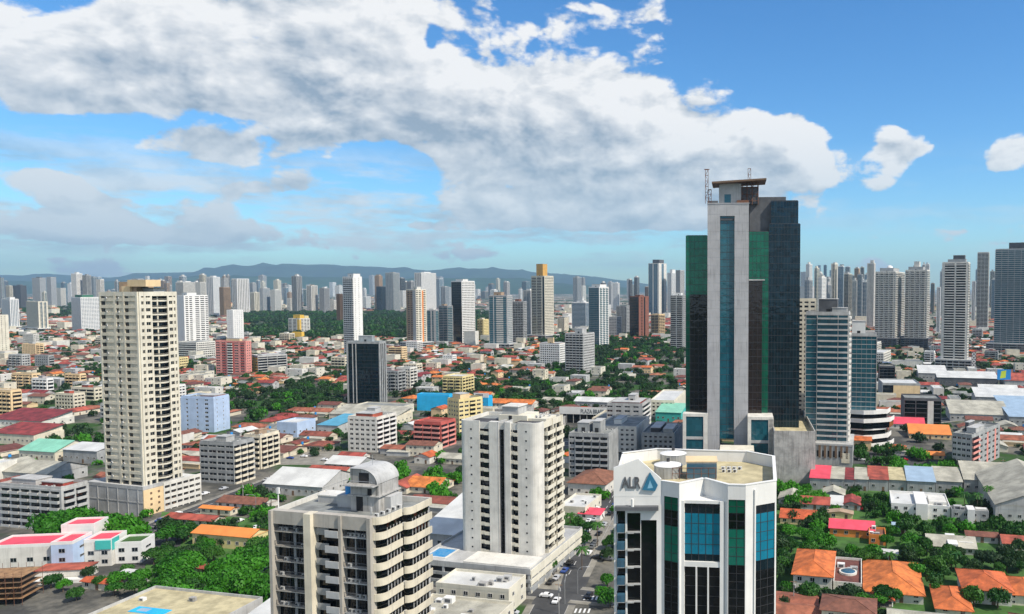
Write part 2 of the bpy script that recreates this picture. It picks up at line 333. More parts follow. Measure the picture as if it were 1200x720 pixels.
# ---------------------------------------------------------------- facades
STY = {  # unit of segments (type, width) and the width of the unit in metres (0: stretch once)
 'grid': ([('W', .8), ('n', 2.4)], 3.2), 'grid2': ([('W', 1.6), ('n', 1.8)], 3.4), 'band': ([('s', 9), ('W', .5)], 9.5), 'bal': ([('b', 5), ('W', .7), ('n', 2.0), ('W', .4)], 8.1),
 'glass': ([('g', 3)], 3), 'strip': ([('W', 1.8), ('g', 1.8)], 3.6), 'dark': ([('g', 4)], 4), 'blank': ([('W', 1)], 0), 'strip2': ([('W', 3.2), ('b', 3.6), ('r', 1.6)], 8.4),
 'sbal': ([('W', .7), ('b', 4.4)], 5.1), 'dots': ([('W', 3.4), ('n', .9), ('W', 3.4)], 7.7), 'white': ([('W', 5), ('n', 1.2)], 6.2), 'bands': ([('t', 1)], 0), 'mix': ([('W', .8), ('n', 2), ('r', 1.2), ('b', 3.5)], 7.5)}
def segs(style, w):
    unit, uw = STY[style] if isinstance(style, str) else (style, 0)
    rep = max(1, round(w/uw)) if uw else 1
    L = unit*rep
    if rep > 1 and L[0][0] == 'W': L = L+[L[0]]
    s_ = sum(a[1] for a in L); u = 0; out = []
    for a in L: out.append((a[0], u, u+a[1]/s_*w, a[2] if len(a) > 2 else None)); u += a[1]/s_*w
    return out
def facade(wm, T, w, z0, z1, style, fh, wall, trim, parts=None, glass='dglass'):
    """wall relief of one face, built in the frame T: x along the face, -y outwards"""
    nf = max(1, round((z1-z0)/fh)); fh = (z1-z0)/nf
    wm.box(-.12, w+.12, -.32, 0, z1-.9, z1, wall, T)
    c, s_ = math.cos(T[2]), math.sin(T[2])
    def loc(u, o, z): return (T[0]+u*c+o*s_, T[1]+u*s_-o*c, z)
    for kind, a, b, opt in segs(style, w):
        m = opt or wall
        if kind == 'W': wm.box(a, b, -.30, 0, z0, z1-.9, m, T); continue
        if kind == 'r': continue
        for i in range(nf):
            zb = z0+i*fh
            if kind == 'n':
                wm.box(a, b, -.26, 0, zb, zb+fh*.36, m, T); wm.box(a, b, -.26, 0, zb+fh*.82, zb+fh-.001, m, T)
                if parts is not None: parts['window'].append((window_mesh(b-a, fh*.46, 'white2', glass), loc((a+b)/2, .1, zb+fh*.36), T[2]))
            elif kind == 'g': wm.box(a, b, -.07, 0, zb, zb+.35, trim, T)
            elif kind == 's': wm.box(a, b, -1.0, 0, zb, zb+.9, m, T)
            elif kind == 't': wm.box(a, b, -.5, 0, zb, zb+fh*.5, m, T)
            elif kind == 'b':
                if parts is not None: parts['balcony'].append((balcony_mesh(b-a, 1.2, [k_ for k_ in P if P[k_] is P.get(m, m)][0]), loc(a, 0, zb), T[2]))
                else: wm.box(a+.05, b-.05, -1.1, 0, zb, zb+fh*.38, m, T)
        if kind == 'g': wm.box(a-.05, a+.05, -.10, 0, z0, z1-.9, trim, T)
def corner_box(xl, xc, xr, dep, rot, ym=338):
    """footprint of a box whose front corner is seen at xc at distance dep and whose ends are seen at xl and xr"""
    r = R(rot); c, s_ = math.cos(r), math.sin(r); kx = lambda x: (x-PX)/F*math.cos(PT)
    Cx, Cy = kx(xc)*dep, dep
    w = (Cx-kx(xl)*Cy)/(c-kx(xl)*s_); 
    l = (kx(xr)*Cy-Cx)/(-s_-kx(xr)*c) if xr and xr > xc+1 else w*.7
    l = abs(l); 
    if l > 3*w+10: l = w
    return (Cx-w*c, Cy-w*s_), w, l, r
def tower(name, label, xl, xc, xr, yt, yb, rot=-15, f='grid', r=None, wall='white', glass='dglass', fh=3.1, roof=(), det=0, trim=None, podium=None, group=None, cat=None, z0=0, back=True, land=None, rooftop='roofgrey', dep=None, l=None):
    dep = dep or 90000/(yb-338); (ox, oy), w, l0, ra = corner_box(xl, xc, xr, dep, rot); l = l or l0; r = r or f; trim = trim or wall
    h = at_y(xc, yt, dep)[1]
    root = thing(name, label, cat or name.replace('_', ' '), (ox, oy, 0), ra, group)
    cx, cy = ox+(w/2)*math.cos(ra)-(l/2)*math.sin(ra), oy+(w/2)*math.sin(ra)+(l/2)*math.cos(ra)
    keep(cx, cy, max(w, l)*.62+4); MASKS.append((xl, max(xr or xc, xc), yt, yb, dep))
    if land: LAND.append((land, cx, cy))
    parts = {'window': [], 'balcony': []} if det > 1 else None
    wm = MB(); fz = z0+(podium[2] if podium else 0)
    for T, ww, st in (((0, 0, 0), w, f), ((w, 0, math.pi/2), l, r), ((w, l, math.pi), w, f), ((0, l, -math.pi/2), l, r)):
        vis = T[2] in (0, math.pi/2)
        facade(wm, T, ww, fz, h, st, fh, wall, trim, parts if vis else None, glass)
    for (x, y) in ((-.34, -.34), (w+.02, -.34), (-.34, l+.02), (w+.02, l+.02)): wm.box(x, x+.32, y, y+.32, fz, h-.01, wall)
    wm.ribbon([(-.1, -.1), (w+.1, -.1), (w+.1, l+.1), (-.1, l+.1)], .3, h+.002, h+1.1, wall, closed=True)
    wm.build('wall', root)
    gm = MB(); gm.box(0, w, 0, l, z0, h-.3, glass); gm.build('glazing', root)
    rm = MB(); rm.box(.2, w-.2, .2, l-.2, h-.3+.002, h+.1, rooftop); rf_ = rm.build('roof', root)
    if podium:
        pw, pl, ph, pm = podium[:4]; pb = MB(); pb.box(-pw, w+pw, -pl, l+pl, 0, ph-.02, 'dglass')
        nb = max(1, round(ph/3.4))
        for i in range(nb+1):
            z = ph*i/nb; pb.box(-pw-.3, w+pw+.3, -pl-.3, l+pl+.3, max(0, z-1.2), z+(.0 if i < nb else .6), pm)
        for i in range(7): 
            for yy in (-pl-.2, l+pl-.3): pb.box(-pw+(w+2*pw)*i/6-.35, -pw+(w+2*pw)*i/6+.35, yy, yy+.5, 0, ph, pm)
        pb.build('podium', root)
    for k_, (u0, u1, v0, v1, hh, mm) in enumerate(roof):
        pm_ = MB(); pm_.box(w*u0, w*u1, l*v0, l*v1, h+.1, h+hh, mm); pm_.box(w*u0-.2, w*u1+.2, l*v0-.2, l*v1+.2, h+hh, h+hh+.35, mm if mm in ('white', 'cream', 'orange', 'tan', 'yellow') else 'lgrey')
        ho_ = pm_.build('roof_housing', root)
        if hh > 4 and det: pm_ = MB(); pm_.box(w*(u0+u1)/2-1, w*(u0+u1)/2+1, l*v0-.05, l*v0+.05, h+.2, h+2.6, 'black'); pm_.build('door', ho_)
    if parts:
        lim = 100
        for k_ in ('balcony', 'window'):
            it = sorted(parts[k_], key=lambda q: -q[1][2]); many(root, k_, it, lim)
        if det > 2:
            for i in range(10):
                inst(ac_mesh(), 'air_conditioner', rf_, (random.uniform(1, w-1), random.uniform(1, l-1), h+.1), random.choice((0, math.pi/2)))
    return root, w, l, h
# ================================================================ setting
HALF = math.pi/2
g_ = MB(); S_ = 30000.0
g_.add([(-S_, -3000, 0), (S_, -3000, 0), (S_, 45000, 0), (-S_, 45000, 0)], [(0, 1, 2, 3)], 'paving')
gm = bpy.data.materials.new('city_ground'); gm.use_nodes = True; q = N(gm.node_tree); p = gm.node_tree.nodes['Principled BSDF']
ge = q.new('ShaderNodeNewGeometry'); pos = ge.outputs['Position']
a = q.noise(pos, .035, 6, .65); b = q.noise(pos, .012, 5, .6); c3 = q.noise(pos, .4, 4, .6)
near = q.mix(q.ramp(a, .42, .58), (.07, .07, .066, 1), (.17, .16, .135, 1))
near = q.mix(q.ramp(b, .50, .58), near, (.035, .085, .02, 1))
near = q.mix(q.m('MULTIPLY', q.ramp(c3, .4, .7), .35), near, (.03, .03, .028, 1))
vo = q.new('ShaderNodeTexVoronoi'); q.put(vo.inputs['Vector'], pos); vo.inputs['Scale'].default_value = .035
vs_ = q.new('ShaderNodeSeparateColor'); q.put(vs_.inputs[0], vo.outputs['Color'])
far = q.mix(q.ramp(vs_.outputs[0], .40, .5), (.025, .055, .02, 1), (.20, .10, .07, 1)); far = q.mix(q.ramp(vs_.outputs[1], .60, .68), far, (.48, .47, .44, 1))
far = q.mix(q.ramp(q.noise(pos, .0016, 4, .6), .45, .58), far, (.02, .05, .02, 1))
sy = q.new('ShaderNodeSeparateXYZ'); q.put(sy.inputs[0], pos)
q.put(p.inputs['Base Color'], q.mix(q.ramp(sy.outputs[1], 1500, 2600), near, far)); p.inputs['Roughness'].default_value = 1; p.inputs['Specular IOR Level'].default_value = .1
g_.mats = [gm]; struct(g_, 'ground')

# distant mountain range
def ridge(name, prof, dist, depth, seed, col):
    rs = np.random.RandomState(seed); nx, ny = 260, 14; xs = np.linspace(-150, 830, nx); pr = np.interp(xs, [p_[0] for p_ in prof], [p_[1] for p_ in prof])
    wig = sum(np.interp(xs, np.linspace(-150, 830, k), rs.uniform(-1, 1, k))*a for k, a in ((14, 1.8), (40, 1.0), (110, .5)))
    V = []; Fc = []
    for j in range(ny):
        t = j/(ny-1); Yd = dist+depth*(t-.5)*2
        w_ = np.interp(xs, np.linspace(-150, 830, 60), rs.uniform(.75, 1.1, 60))
        for i in range(nx):
            top = EYE+dist*(338-(pr[i]+wig[i]))/F
            hh = max(0, top)*math.sin(math.pi*t)**.8*(w_[i] if j != ny//2 else 1)
            if pr[i] > 337: hh = max(0, hh-EYE)*.3
            V.append(((xs[i]-PX)/F*dist, Yd, hh-3))
    for j in range(ny-1):
        for i in range(nx-1): a = j*nx+i; Fc.append((a, a+1, a+nx+1, a+nx))
    me = bpy.data.meshes.new(name); me.from_pydata(V, [], Fc); me.materials.append(mat('wooded_slope'+str(seed), col, 1, .4, .002, spec=.1))
    for p_ in me.polygons: p_.use_smooth = True
    o = inst(me, name); o['kind'] = 'structure'
ridge('mountain_range', [(-150,322),(0,323),(120,324),(200,318),(260,313),(340,311),(400,312),(450,315),(490,318),(540,315),(580,316),(620,319),(680,323),(740,330),(790,337),(830,339)], 22000, 3500, 3, (.03,.06,.035))
ridge('foothills', [(-150,331),(0,330),(100,331),(220,326),(300,323),(380,325),(460,327),(560,326),(640,330),(720,336),(780,339),(830,339)], 15000, 2000, 5, (.03,.065,.03))

# streets: sheets a few millimetres over the ground, pavements and kerbs as real steps
GR = R(-13)
def strip(name, a, b, w, m='asphalt', z=.02, kerb=True, dash=True):
    a = np.array(a); b = np.array(b); L = np.linalg.norm(b-a); ang = math.atan2(*(b-a)[::-1]); T = (a[0], a[1], ang)
    s_ = MB(); s_.add([(0, -w/2, z), (L, -w/2, z), (L, w/2, z), (0, w/2, z)], [(0, 1, 2, 3)], m, T)
    if dash:
        for i in range(int(L/9)): s_.add([(i*9+2, -.09, z+.006), (i*9+6, -.09, z+.006), (i*9+6, .09, z+.006), (i*9+2, .09, z+.006)], [(0, 1, 2, 3)], 'paint', T)
    struct(s_, name)
    if kerb:
        for sgn in (1, -1):
            k = MB(); y0, y1 = (w/2, w/2+2.2) if sgn > 0 else (-w/2-2.2, -w/2)
            k.box(0, L, y0, y1, 0, .14, 'paving', T); yy = w/2-.15 if sgn > 0 else -w/2; k.box(0, L, yy, yy+.15, 0, .143, 'kerb', T); struct(k, 'pavement')
    for i in range(int(L/12)+1): keep(a[0]+(b[0]-a[0])*min(1, i*12/L), a[1]+(b[1]-a[1])*min(1, i*12/L), w/2+4)
strip('main_road', (-40, 262), (-27, 470), 11); strip('main_road', (-42.5, 205), (-41.5, 238), 11)
cx_ = [(-170, 276), (-46.5, 248.5)], [(-35, 246), (-14, 241)]
strip('cross_street', cx_[0][0], cx_[0][1], 9, z=.024); strip('cross_street', cx_[1][0], cx_[1][1], 9, z=.024)
j_ = MB(); j_.add([(-48, 237, .028), (-34, 235, .028), (-32, 262, .028), (-47.5, 263, .028)], [(0, 1, 2, 3)], 'asphalt'); struct(j_, 'road_junction')
z_ = MB()
for i in range(5):
    for (x, y) in (at(684+i*4.6, 701), at(668+i*5.2, 716)): z_.add([(x, y-1.6, .036), (x+.6, y-1.6, .036), (x+.75, y+1.6, .036), (x+.15, y+1.6, .036)], [(0, 1, 2, 3)], 'paint')
struct(z_, 'zebra_crossing')
strip('side_road', at(120, 640), at(345, 553), 9, z=.03)
strip('avenue', at(560, 520), at(800, 520), 10, z=.032); strip('avenue', at(905, 512), at(1260, 478), 12, z=.032)
def pad(name, pts, m, z=.04):
    s_ = MB(); s_.add([(*at(x, y), z) for x, y in pts], [tuple(range(len(pts)))], m); return struct(s_, name)
pad('car_park', [(300, 545), (330, 505), (400, 512), (395, 545)], 'paving'); pad('car_park', [(985, 543), (1000, 520), (1110, 535), (1100, 548)], 'asphalt')
pad('car_park', [(630, 690), (645, 655), (668, 650), (655, 692)], 'paving', .05); pad('lawn', [(160, 660), (180, 622), (215, 625), (205, 665)], 'asphalt')
pad('car_park', [(655, 640), (690, 596), (716, 600), (716, 650), (690, 652)], 'paving', .046)
pad('lawn', [(925, 720), (930, 690), (1010, 700), (1000, 722)], 'lawn'); pad('lawn', [(880, 720), (900, 560), (1230, 585), (1260, 740)], 'lawn', .012); pad('lawn', [(150, 730), (190, 600), (330, 610), (330, 730)], 'lawn', .012)

# ================================================================ the near buildings
# --- balconied block with rounded bands and a vaulted roof housing
def front_block():
    o = at(318, 604, 52); r = R(-13.6); w, l, h = 24.6, 16.5, 52.0
    root = thing('apartment_block', 'grey and cream apartment block with rounded corner balconies and vaulted roof housing', 'apartment block', (*o, 0), r)
    keep(o[0]+12, o[1]+8, 22); MASKS.append((318, 500, 604, 740, 160)); LAND.append(('vaulted block', o[0]+12, o[1]+8))
    fh = 3.2; nf = 16; z0 = h-nf*fh
    # plan: front 0..w, right side in two rounded steps
    def arc(cx, cy, rad, a0, a1, k=7): return [(cx+rad*math.cos(R(a0+(a1-a0)*i/k)), cy+rad*math.sin(R(a0+(a1-a0)*i/k))) for i in range(k+1)]
    pathA = [(w-.9, 0)]+arc(w-.6, 2.4, 2.4, -90, 0)+[(w+1.8, 7.4)]
    pathB = arc(w+1.4, 9.6, 1.8, -80, 0)+[(w+3.2, l)]
    core = [(0, 1.2), (w-.3, 1.2), (w-.3, .9), (w+.5, 1.3), (w+1.0, 3), (w+1.0, 8.3), (w+2.1, 8.8), (w+2.4, 9.9), (w+2.4, l), (0, l)]
    g = MB(); g.prism(core, 0, h-.2, 'blackglass'); g.build('glazing', root)
    wm = MB(); rf = 'grey'
    piers = [(0, .7, -.9), (8.9, 10.6, -1.3), (16.8, 17.4, -.7), (w-1.0, w-.2, -.9)]
    for a, b, o_ in piers: wm.box(a, b, o_, 1.15, 0, h+1.25, 'stone' if b-a < 1 else 'cream')
    wm.box(.7, w-1, -.35, 1.16, h-1.6, h+1.2, 'stone')
    wm.ribbon([(w+3.1, l-.02), (.1, l-.02), (.1, .2)], .35, h, h+1.2, 'white')
    wm.box(0, .3, 1.2, l, 0, h, 'lgrey'); wm.box(0, w+2.5, l-.35, l+.05, 0, h, 'lgrey')
    for k in range(5): wm.box(w+.98, w+1.12, 3.0+k*1.1, 3.2+k*1.1, 0, h-1.7, 'lgrey')
    for k in range(6): wm.box(w+2.38, w+2.52, 9.9+k*1.2, 10.1+k*1.2, 0, h-1.7, 'lgrey')
    for u in (4.6, 4.9, 8.2, 19.5, 22.2): wm.box(u, u+.25, .9, 1.19, 0, h-1.7, 'grey')
    wm.build('wall', root)
    rm = MB(); rm.prism([(x, y) for x, y in [(.4, .8), (w-.4, .8), (w+1.3, 2.6), (w+1.3, 8.2), (w+2.8, 9.8), (w+2.8, l-.4), (.4, l-.4)]], h-.19, h+.12, 'roofgrey'); rm.build('roof', root)
    # bands round the right-hand corner: one balcony per floor and step
    ba = MB(); ba.ribbon(pathA, .22, 0, 1.55, 'cream'); ba.ribbon([(x-.3, y+.2) for x, y in pathA], 1.0, -.12, -.004, 'cream'); ma = ba.mesh('balcony_band')
    bb = MB(); bb.ribbon(pathB, .22, 0, 1.55, 'cream'); bb.ribbon([(x-.3, y+.1) for x, y in pathB], .8, -.12, -.004, 'cream'); mb_ = bb.mesh('balcony_band')
    for i in range(nf+1):
        z = z0+i*fh-.35
        inst(ma, 'balcony_band', root, (0, 0, z)); inst(mb_, 'balcony_band', root, (0, 0, z))
    # front loggias
    def loggia(a, b, solid, col, out=-.45):
        k = MB(); k.box(a, b, out, 1.1, -.2, 0, col)
        if solid: k.box(a, b, out-.004, out+.14, .004, 1.25, col)
        else:
            k.box(a, b, out, out+.06, 1.0, 1.08, 'dgrey')
            for j in range(int((b-a)/.25)): k.box(a+j*.25, a+j*.25+.04, out, out+.04, .004, 1.0, 'dgrey')
        return k.mesh('balcony')
    L1, L2, L3, L4 = loggia(.7, 8.9, 0, 'stone', -.1), loggia(10.6, 13.7, 1, 'grey', .3), loggia(13.7, 16.8, 1, 'lgrey', -.9), loggia(17.4, w-1, 0, 'lgrey', -.1)
    for i in range(nf):
        z = z0+i*fh
        for L in (L1, L2, L3, L4): inst(L, 'balcony', root, (0, 0, z))
        for u in (2.6, 6.7, 20.8, 23): inst(window_mesh(1.5 if u > 20 else 1.7, 2.0, 'dgrey', 'blackglass'), 'window', root, (u, 1.1, z+.5))
        for u in [x_ for x_ in (2.0, 3.2, 5.6, 7.4, 18.6, 19.6, 20.6, 22.0) if random.random() < .42]: inst(ac_mesh(), 'air_conditioner', root, (u, .45, z+.01))
        if i % 2: inst(ac_mesh(), 'air_conditioner', root, (w+1.5, 8.3, z+.4), HALF)
    # vaulted housing over the lifts
    k = MB(); x0, x1, y0, y1 = 14.4, 21.2, 6.6, 13.8; zb = h+.12
    k.box(x0, x1, y0, y1, zb, zb+6.0, 'conc'); k.box(x0+1.4, x0+3.0, y0-.06, y0, zb+.1, zb+3.2, 'black'); k.box(x1-2.6, x1-1.6, y0-.06, y0, zb+3.6, zb+5, 'black')
    k.box(x0-.5, x1+.5, y0-.5, y1+.3, zb+3.35, zb+3.6, 'conc'); k.box(x1-4.5, x1+1.6, y0+2, y1-1, zb, zb+3, 'lgrey')
    n_ = 14; rr = 4.0; prof = [(x0, 6.0)]+[(x1-rr+rr*math.sin(R(90*i/n_)), 6.0+3.2*math.cos(R(90*i/n_))) for i in range(n_+1)]
    prof = [(x0, 9.2)]+prof[1:]
    vs = [(x, yy, zb+z) for yy in (y0, y1) for x, z in prof+[(x0, 6.02)]]; kk = len(prof)+1
    k.add(vs, [tuple(range(kk)), tuple(range(2*kk-1, kk-1, -1))], 'conc'); 
    vs2 = [(x, yy, zb+z+.12) for yy in (y0-.4, y1+.3) for x, z in prof]; kk = len(prof); k.add(vs2, [(i, i+1, kk+i+1, kk+i) for i in range(kk-1)], 'lgrey')
    k.box(x0+2.2, x1-2.2, y0-.07, y0-.003, zb+6.2, zb+8.4, 'black'); k.box(x0-.3, x1+.3, y0-2.2, y0-.01, zb+5.9, zb+6.1, 'conc')
    for u in (x0, x1): k.bar((u, y0-2.1, zb+6.1), (u, y0-2.1, zb+7.1), .05, 'metal')
    k.bar((x0, y0-2.1, zb+7.1), (x1, y0-2.1, zb+7.1), .05, 'metal'); k.build('roof_housing', root)
    k = MB(); k.box(9.6, 13.4, 8.5, 12.5, zb, zb+2.6, 'lgrey'); k.box(3, 9.5, 10.5, 14.5, zb, zb+1.5, 'lgrey'); k.box(2.9, 9.59, 10.4, 14.6, zb+1.5, zb+1.75, 'white'); k.build('plant_room', root)
    k = MB(); k.cyl(11.4, 10.4, zb+2.61, zb+4.6, 1.0, 'tank', 18); k.cyl(11.4, 10.4, zb+4.6, zb+4.9, 1.0, 'tank', 18, .3); k.build('water_tank', root)
    k = MB(); k.bar((.6, 1.4, h+1), (.6, 1.4, h+5.6), .12, 'white2'); k.box(.35, .9, 1.2, 1.6, h+4.3, h+5.6, 'white2'); k.build('antenna', root)
    k = MB(); k.bar((w-1.6, 1.6, h), (w-1.6, 1.6, h+3.6), .06, 'metal'); k.box(w-1.8, w-1.4, 1.45, 1.7, h+1.5, h+2.8, 'lgrey'); k.build('antenna', root)
    k = MB(); k.bar((17.5, 10, zb+9), (17.5, 10, zb+11.5), .05, 'metal'); k.build('antenna', root)
    for i in range(5): inst(ac_mesh(), 'air_conditioner', root, (22.6+.2*i, 4+i*1.7, h+.12))
front_block()

# --- white twin-winged tower standing on its podium
def centre_tower():
    h = 52.0; r = R(-14); w = 30.0; l = 21.0; o = at(538, 499, h); root = thing('apartment_tower', 'white twin-winged apartment tower with tiny square windows standing on a long podium', 'apartment tower', (*o, 0), r)
    keep(o[0]+16, o[1]+14, 25); keep(o[0]+14, o[1]-4, 20); MASKS.append((536, 656, 500, 670, 262)); LAND.append(('white twin-winged tower', o[0]+18, o[1]+14))
    fh = 3.2; z0 = 7.6; nf = 14; wm = MB(); top = z0+nf*fh
    # plan segments on the front: wing 0..11.5, recess 11.5..18, wing 18..w
    def arc(cx, cy, rad, a0, a1, k=6): return [(cx+rad*math.cos(R(a0+(a1-a0)*i/k)), cy+rad*math.sin(R(a0+(a1-a0)*i/k))) for i in range(k+1)]
    gl = MB(); gl.prism([(1, 1), (15.2, 1.2), (15.2, 6), (17.6, 6), (17.6, 1.6), (w-4, 1.6), (w-1, 4), (w-1, l-1), (1, l-1)], z0, top-.2, 'dglass'); gl.build('glazing', root)
    wm.ribbon(arc(2.2, 2.2, 2.2, 270, 180)[::-1]+[(7.8, 0)], .5, z0, top+1.6, 'white')                  # left curved wall
    wm.ribbon([(0, l), (0, 2.2)], .5, z0, top+1.4, 'white'); wm.ribbon([(w, l), (0, l)], .5, z0, top+1.4, 'white')
    wm.box(11.6, 14.8, -.4, 1.4, z0, top+1.6, 'white'); wm.box(14.8, 15.2, -.4, 6, z0, top+1.6, 'lgrey')
    wm.box(17.6, 19.6, -.2, 1.6, z0, top+1.6, 'white'); wm.box(17.2, 17.6, -.2, 6, z0, top+1.6, 'lgrey')
    wm.ribbon([(22.2, 0), (w-3, 0)]+arc(w-3, 3, 3, -90, 0)+[(w, 4.6)], .5, z0, top+1.6, 'white')
    for y in (11.8,): wm.box(w-.9, w+.1, y, y+.8, z0, top+1.2, 'lcream')
    wm.box(w-.9, w+.1, l-1.4, l-.01, z0, top+1.4, 'lcream')
    wm.box(7.8, 22.2, .3, .6, top-1.1, top+1.2, 'white')
    wm.ribbon([(w-.1, 4.6), (w-.1, l)], .4, top-.9, top+1.2, 'lcream')
    wm.build('wall', root)
    rm = MB(); rm.box(.5, w-.5, 1.4, l-.5, top-.19, top+.12, 'roofgrey'); rm.build('roof', root)
    small = MB(); small.box(-.3, .3, -.03, .2, 0, .62, 'black'); small.box(-.38, .38, -.06, -.031, -.08, 0, 'white2'); small.box(-.38, .38, -.06, -.031, .62, .70, 'white2'); sm_ = small.mesh('small_window')
    its = []
    for i in range(nf):
        z = z0+i*fh
        inst(sm_, 'window', root, (4.6, 0, z+1.5)); inst(sm_, 'window', root, (25.4, 0, z+1.5))
        for (a, b) in ((7.8, 11.6), (19.6, 22.2)):
            k = ('ctb', a)
            if k not in CACHE:
                q_ = MB(); q_.box(0, b-a-.02, -.1, 1.3, -.3, 0, 'lcream'); q_.box(0, (b-a)*.45, -.15, .1, .004, 1.0, 'lcream'); q_.box((b-a)*.45+.02, b-a-.02, -.5, -.36, .004, .9, 'lcream'); q_.box((b-a)*.45, b-a-.02, -.5, 0, -.3, .0, 'lcream'); CACHE[k] = q_.mesh('balcony')
            inst(CACHE[k], 'balcony', root, (a, .25, z+.3))
        if 'ctr' not in CACHE:
            q_ = MB(); q_.box(0, 6.6, -1.2, .6, -.25, 0, 'lcream'); q_.box(0, 6.6, -1.204, -1.06, .004, 1.15, 'lcream'); q_.box(0, .2, -1.05, .6, .004, 1.15, 'lcream'); q_.box(6.4, 6.6, -1.05, .6, .004, 1.15, 'lcream'); q_.box(2.9, 3.4, .4, .9, .004, 2.9, 'lcream'); CACHE['ctr'] = q_.mesh('balcony')
        for y in (5.0,): its.append((CACHE['ctr'], (w, y, z), HALF))
        its.append((CACHE['ctr'], (w, 12.9, z), HALF))
        for y in (7.5, 15.5): inst(window_mesh(2.2, 2.0, 'lcream'), 'window', root, (w-.98, y, z+.5), HALF)
    many(root, 'balcony', its)
    k = MB(); k.box(11, 22, 8, 18, top+.12, top+2.6, 'lcream'); k.box(12, 18, 9, 16, top+2.6, top+5.4, 'lgrey'); k.box(11.6, 18.4, 8.6, 16.4, top+5.4, top+5.7, 'white'); k.box(15, 16.2, 7.93, 8, top+.3, top+2.5, 'black'); k.build('roof_housing', root)
    k = MB(); k.box(19.5, 28.5, 3, 7.8, top+.12, top+.9, 'roofdk'); k.build('roof_deck', root); k = MB(); k.box(2, 10.5, 3.0, 10.5, top+.12, top+.7, 'roofdk'); k.build('roof_deck', root); k = MB(); k.box(22.1, 28.8, 9, 18, top+.12, top+1.6, 'lcream'); k.build('roof_deck', root)
    for i in range(8): inst(ac_mesh(), 'air_conditioner', root, (random.uniform(23, 28), random.uniform(10, 17), top+1.61), random.choice((0, HALF)))
    # podium with its parking decks, projecting towards the street
    x0, x1, y0, y1 = -10, w+2.6, -13, 33; pb = MB()
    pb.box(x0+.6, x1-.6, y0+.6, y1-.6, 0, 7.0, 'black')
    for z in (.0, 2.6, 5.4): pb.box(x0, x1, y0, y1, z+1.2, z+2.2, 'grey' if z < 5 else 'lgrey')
    pb.box(x0+.2, x1-.2, y0+.2, y1-.2, 0, 1.0, 'grey')
    pb.ribbon([(x0, y0), (x1, y0), (x1, y1), (x0, y1)], .3, 7.6, 8.5, 'lgrey', closed=True)
    for i in range(9): pb.box(x0+(x1-x0-1)*i/8, x0+(x1-x0-1)*i/8+.8, y0+.1, y0+.9, 0, 7.55, 'lgrey')
    for i in range(9): pb.box(x1-.9, x1-.1, y0+1+(y1-y0-3)*i/8, y0+1.8+(y1-y0-3)*i/8, 0, 7.55, 'lcream')
    pb.box(x1+.01, x1+.25, y0+.3, y1-.3, 2.9, 4.6, 'lcream'); pb.box(x1+.01, x1+.25, y0+.3, y1-.3, 5.4, 7.9, 'lcream')
    pb.box(8, x1-.4, y0+.4, y0+10.6, 7.6, 8.9, 'white')
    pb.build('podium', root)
    q_ = MB(); q_.box(-8.5, -1.5, -8, 0, 7.62, 7.72, 'water'); q_.ribbon([(-8.5, -8), (-1.5, -8), (-1.5, 0), (-8.5, 0)], -.6, 7.61, 7.85, 'white', closed=True); q_.build('swimming_pool', root)
centre_tower()

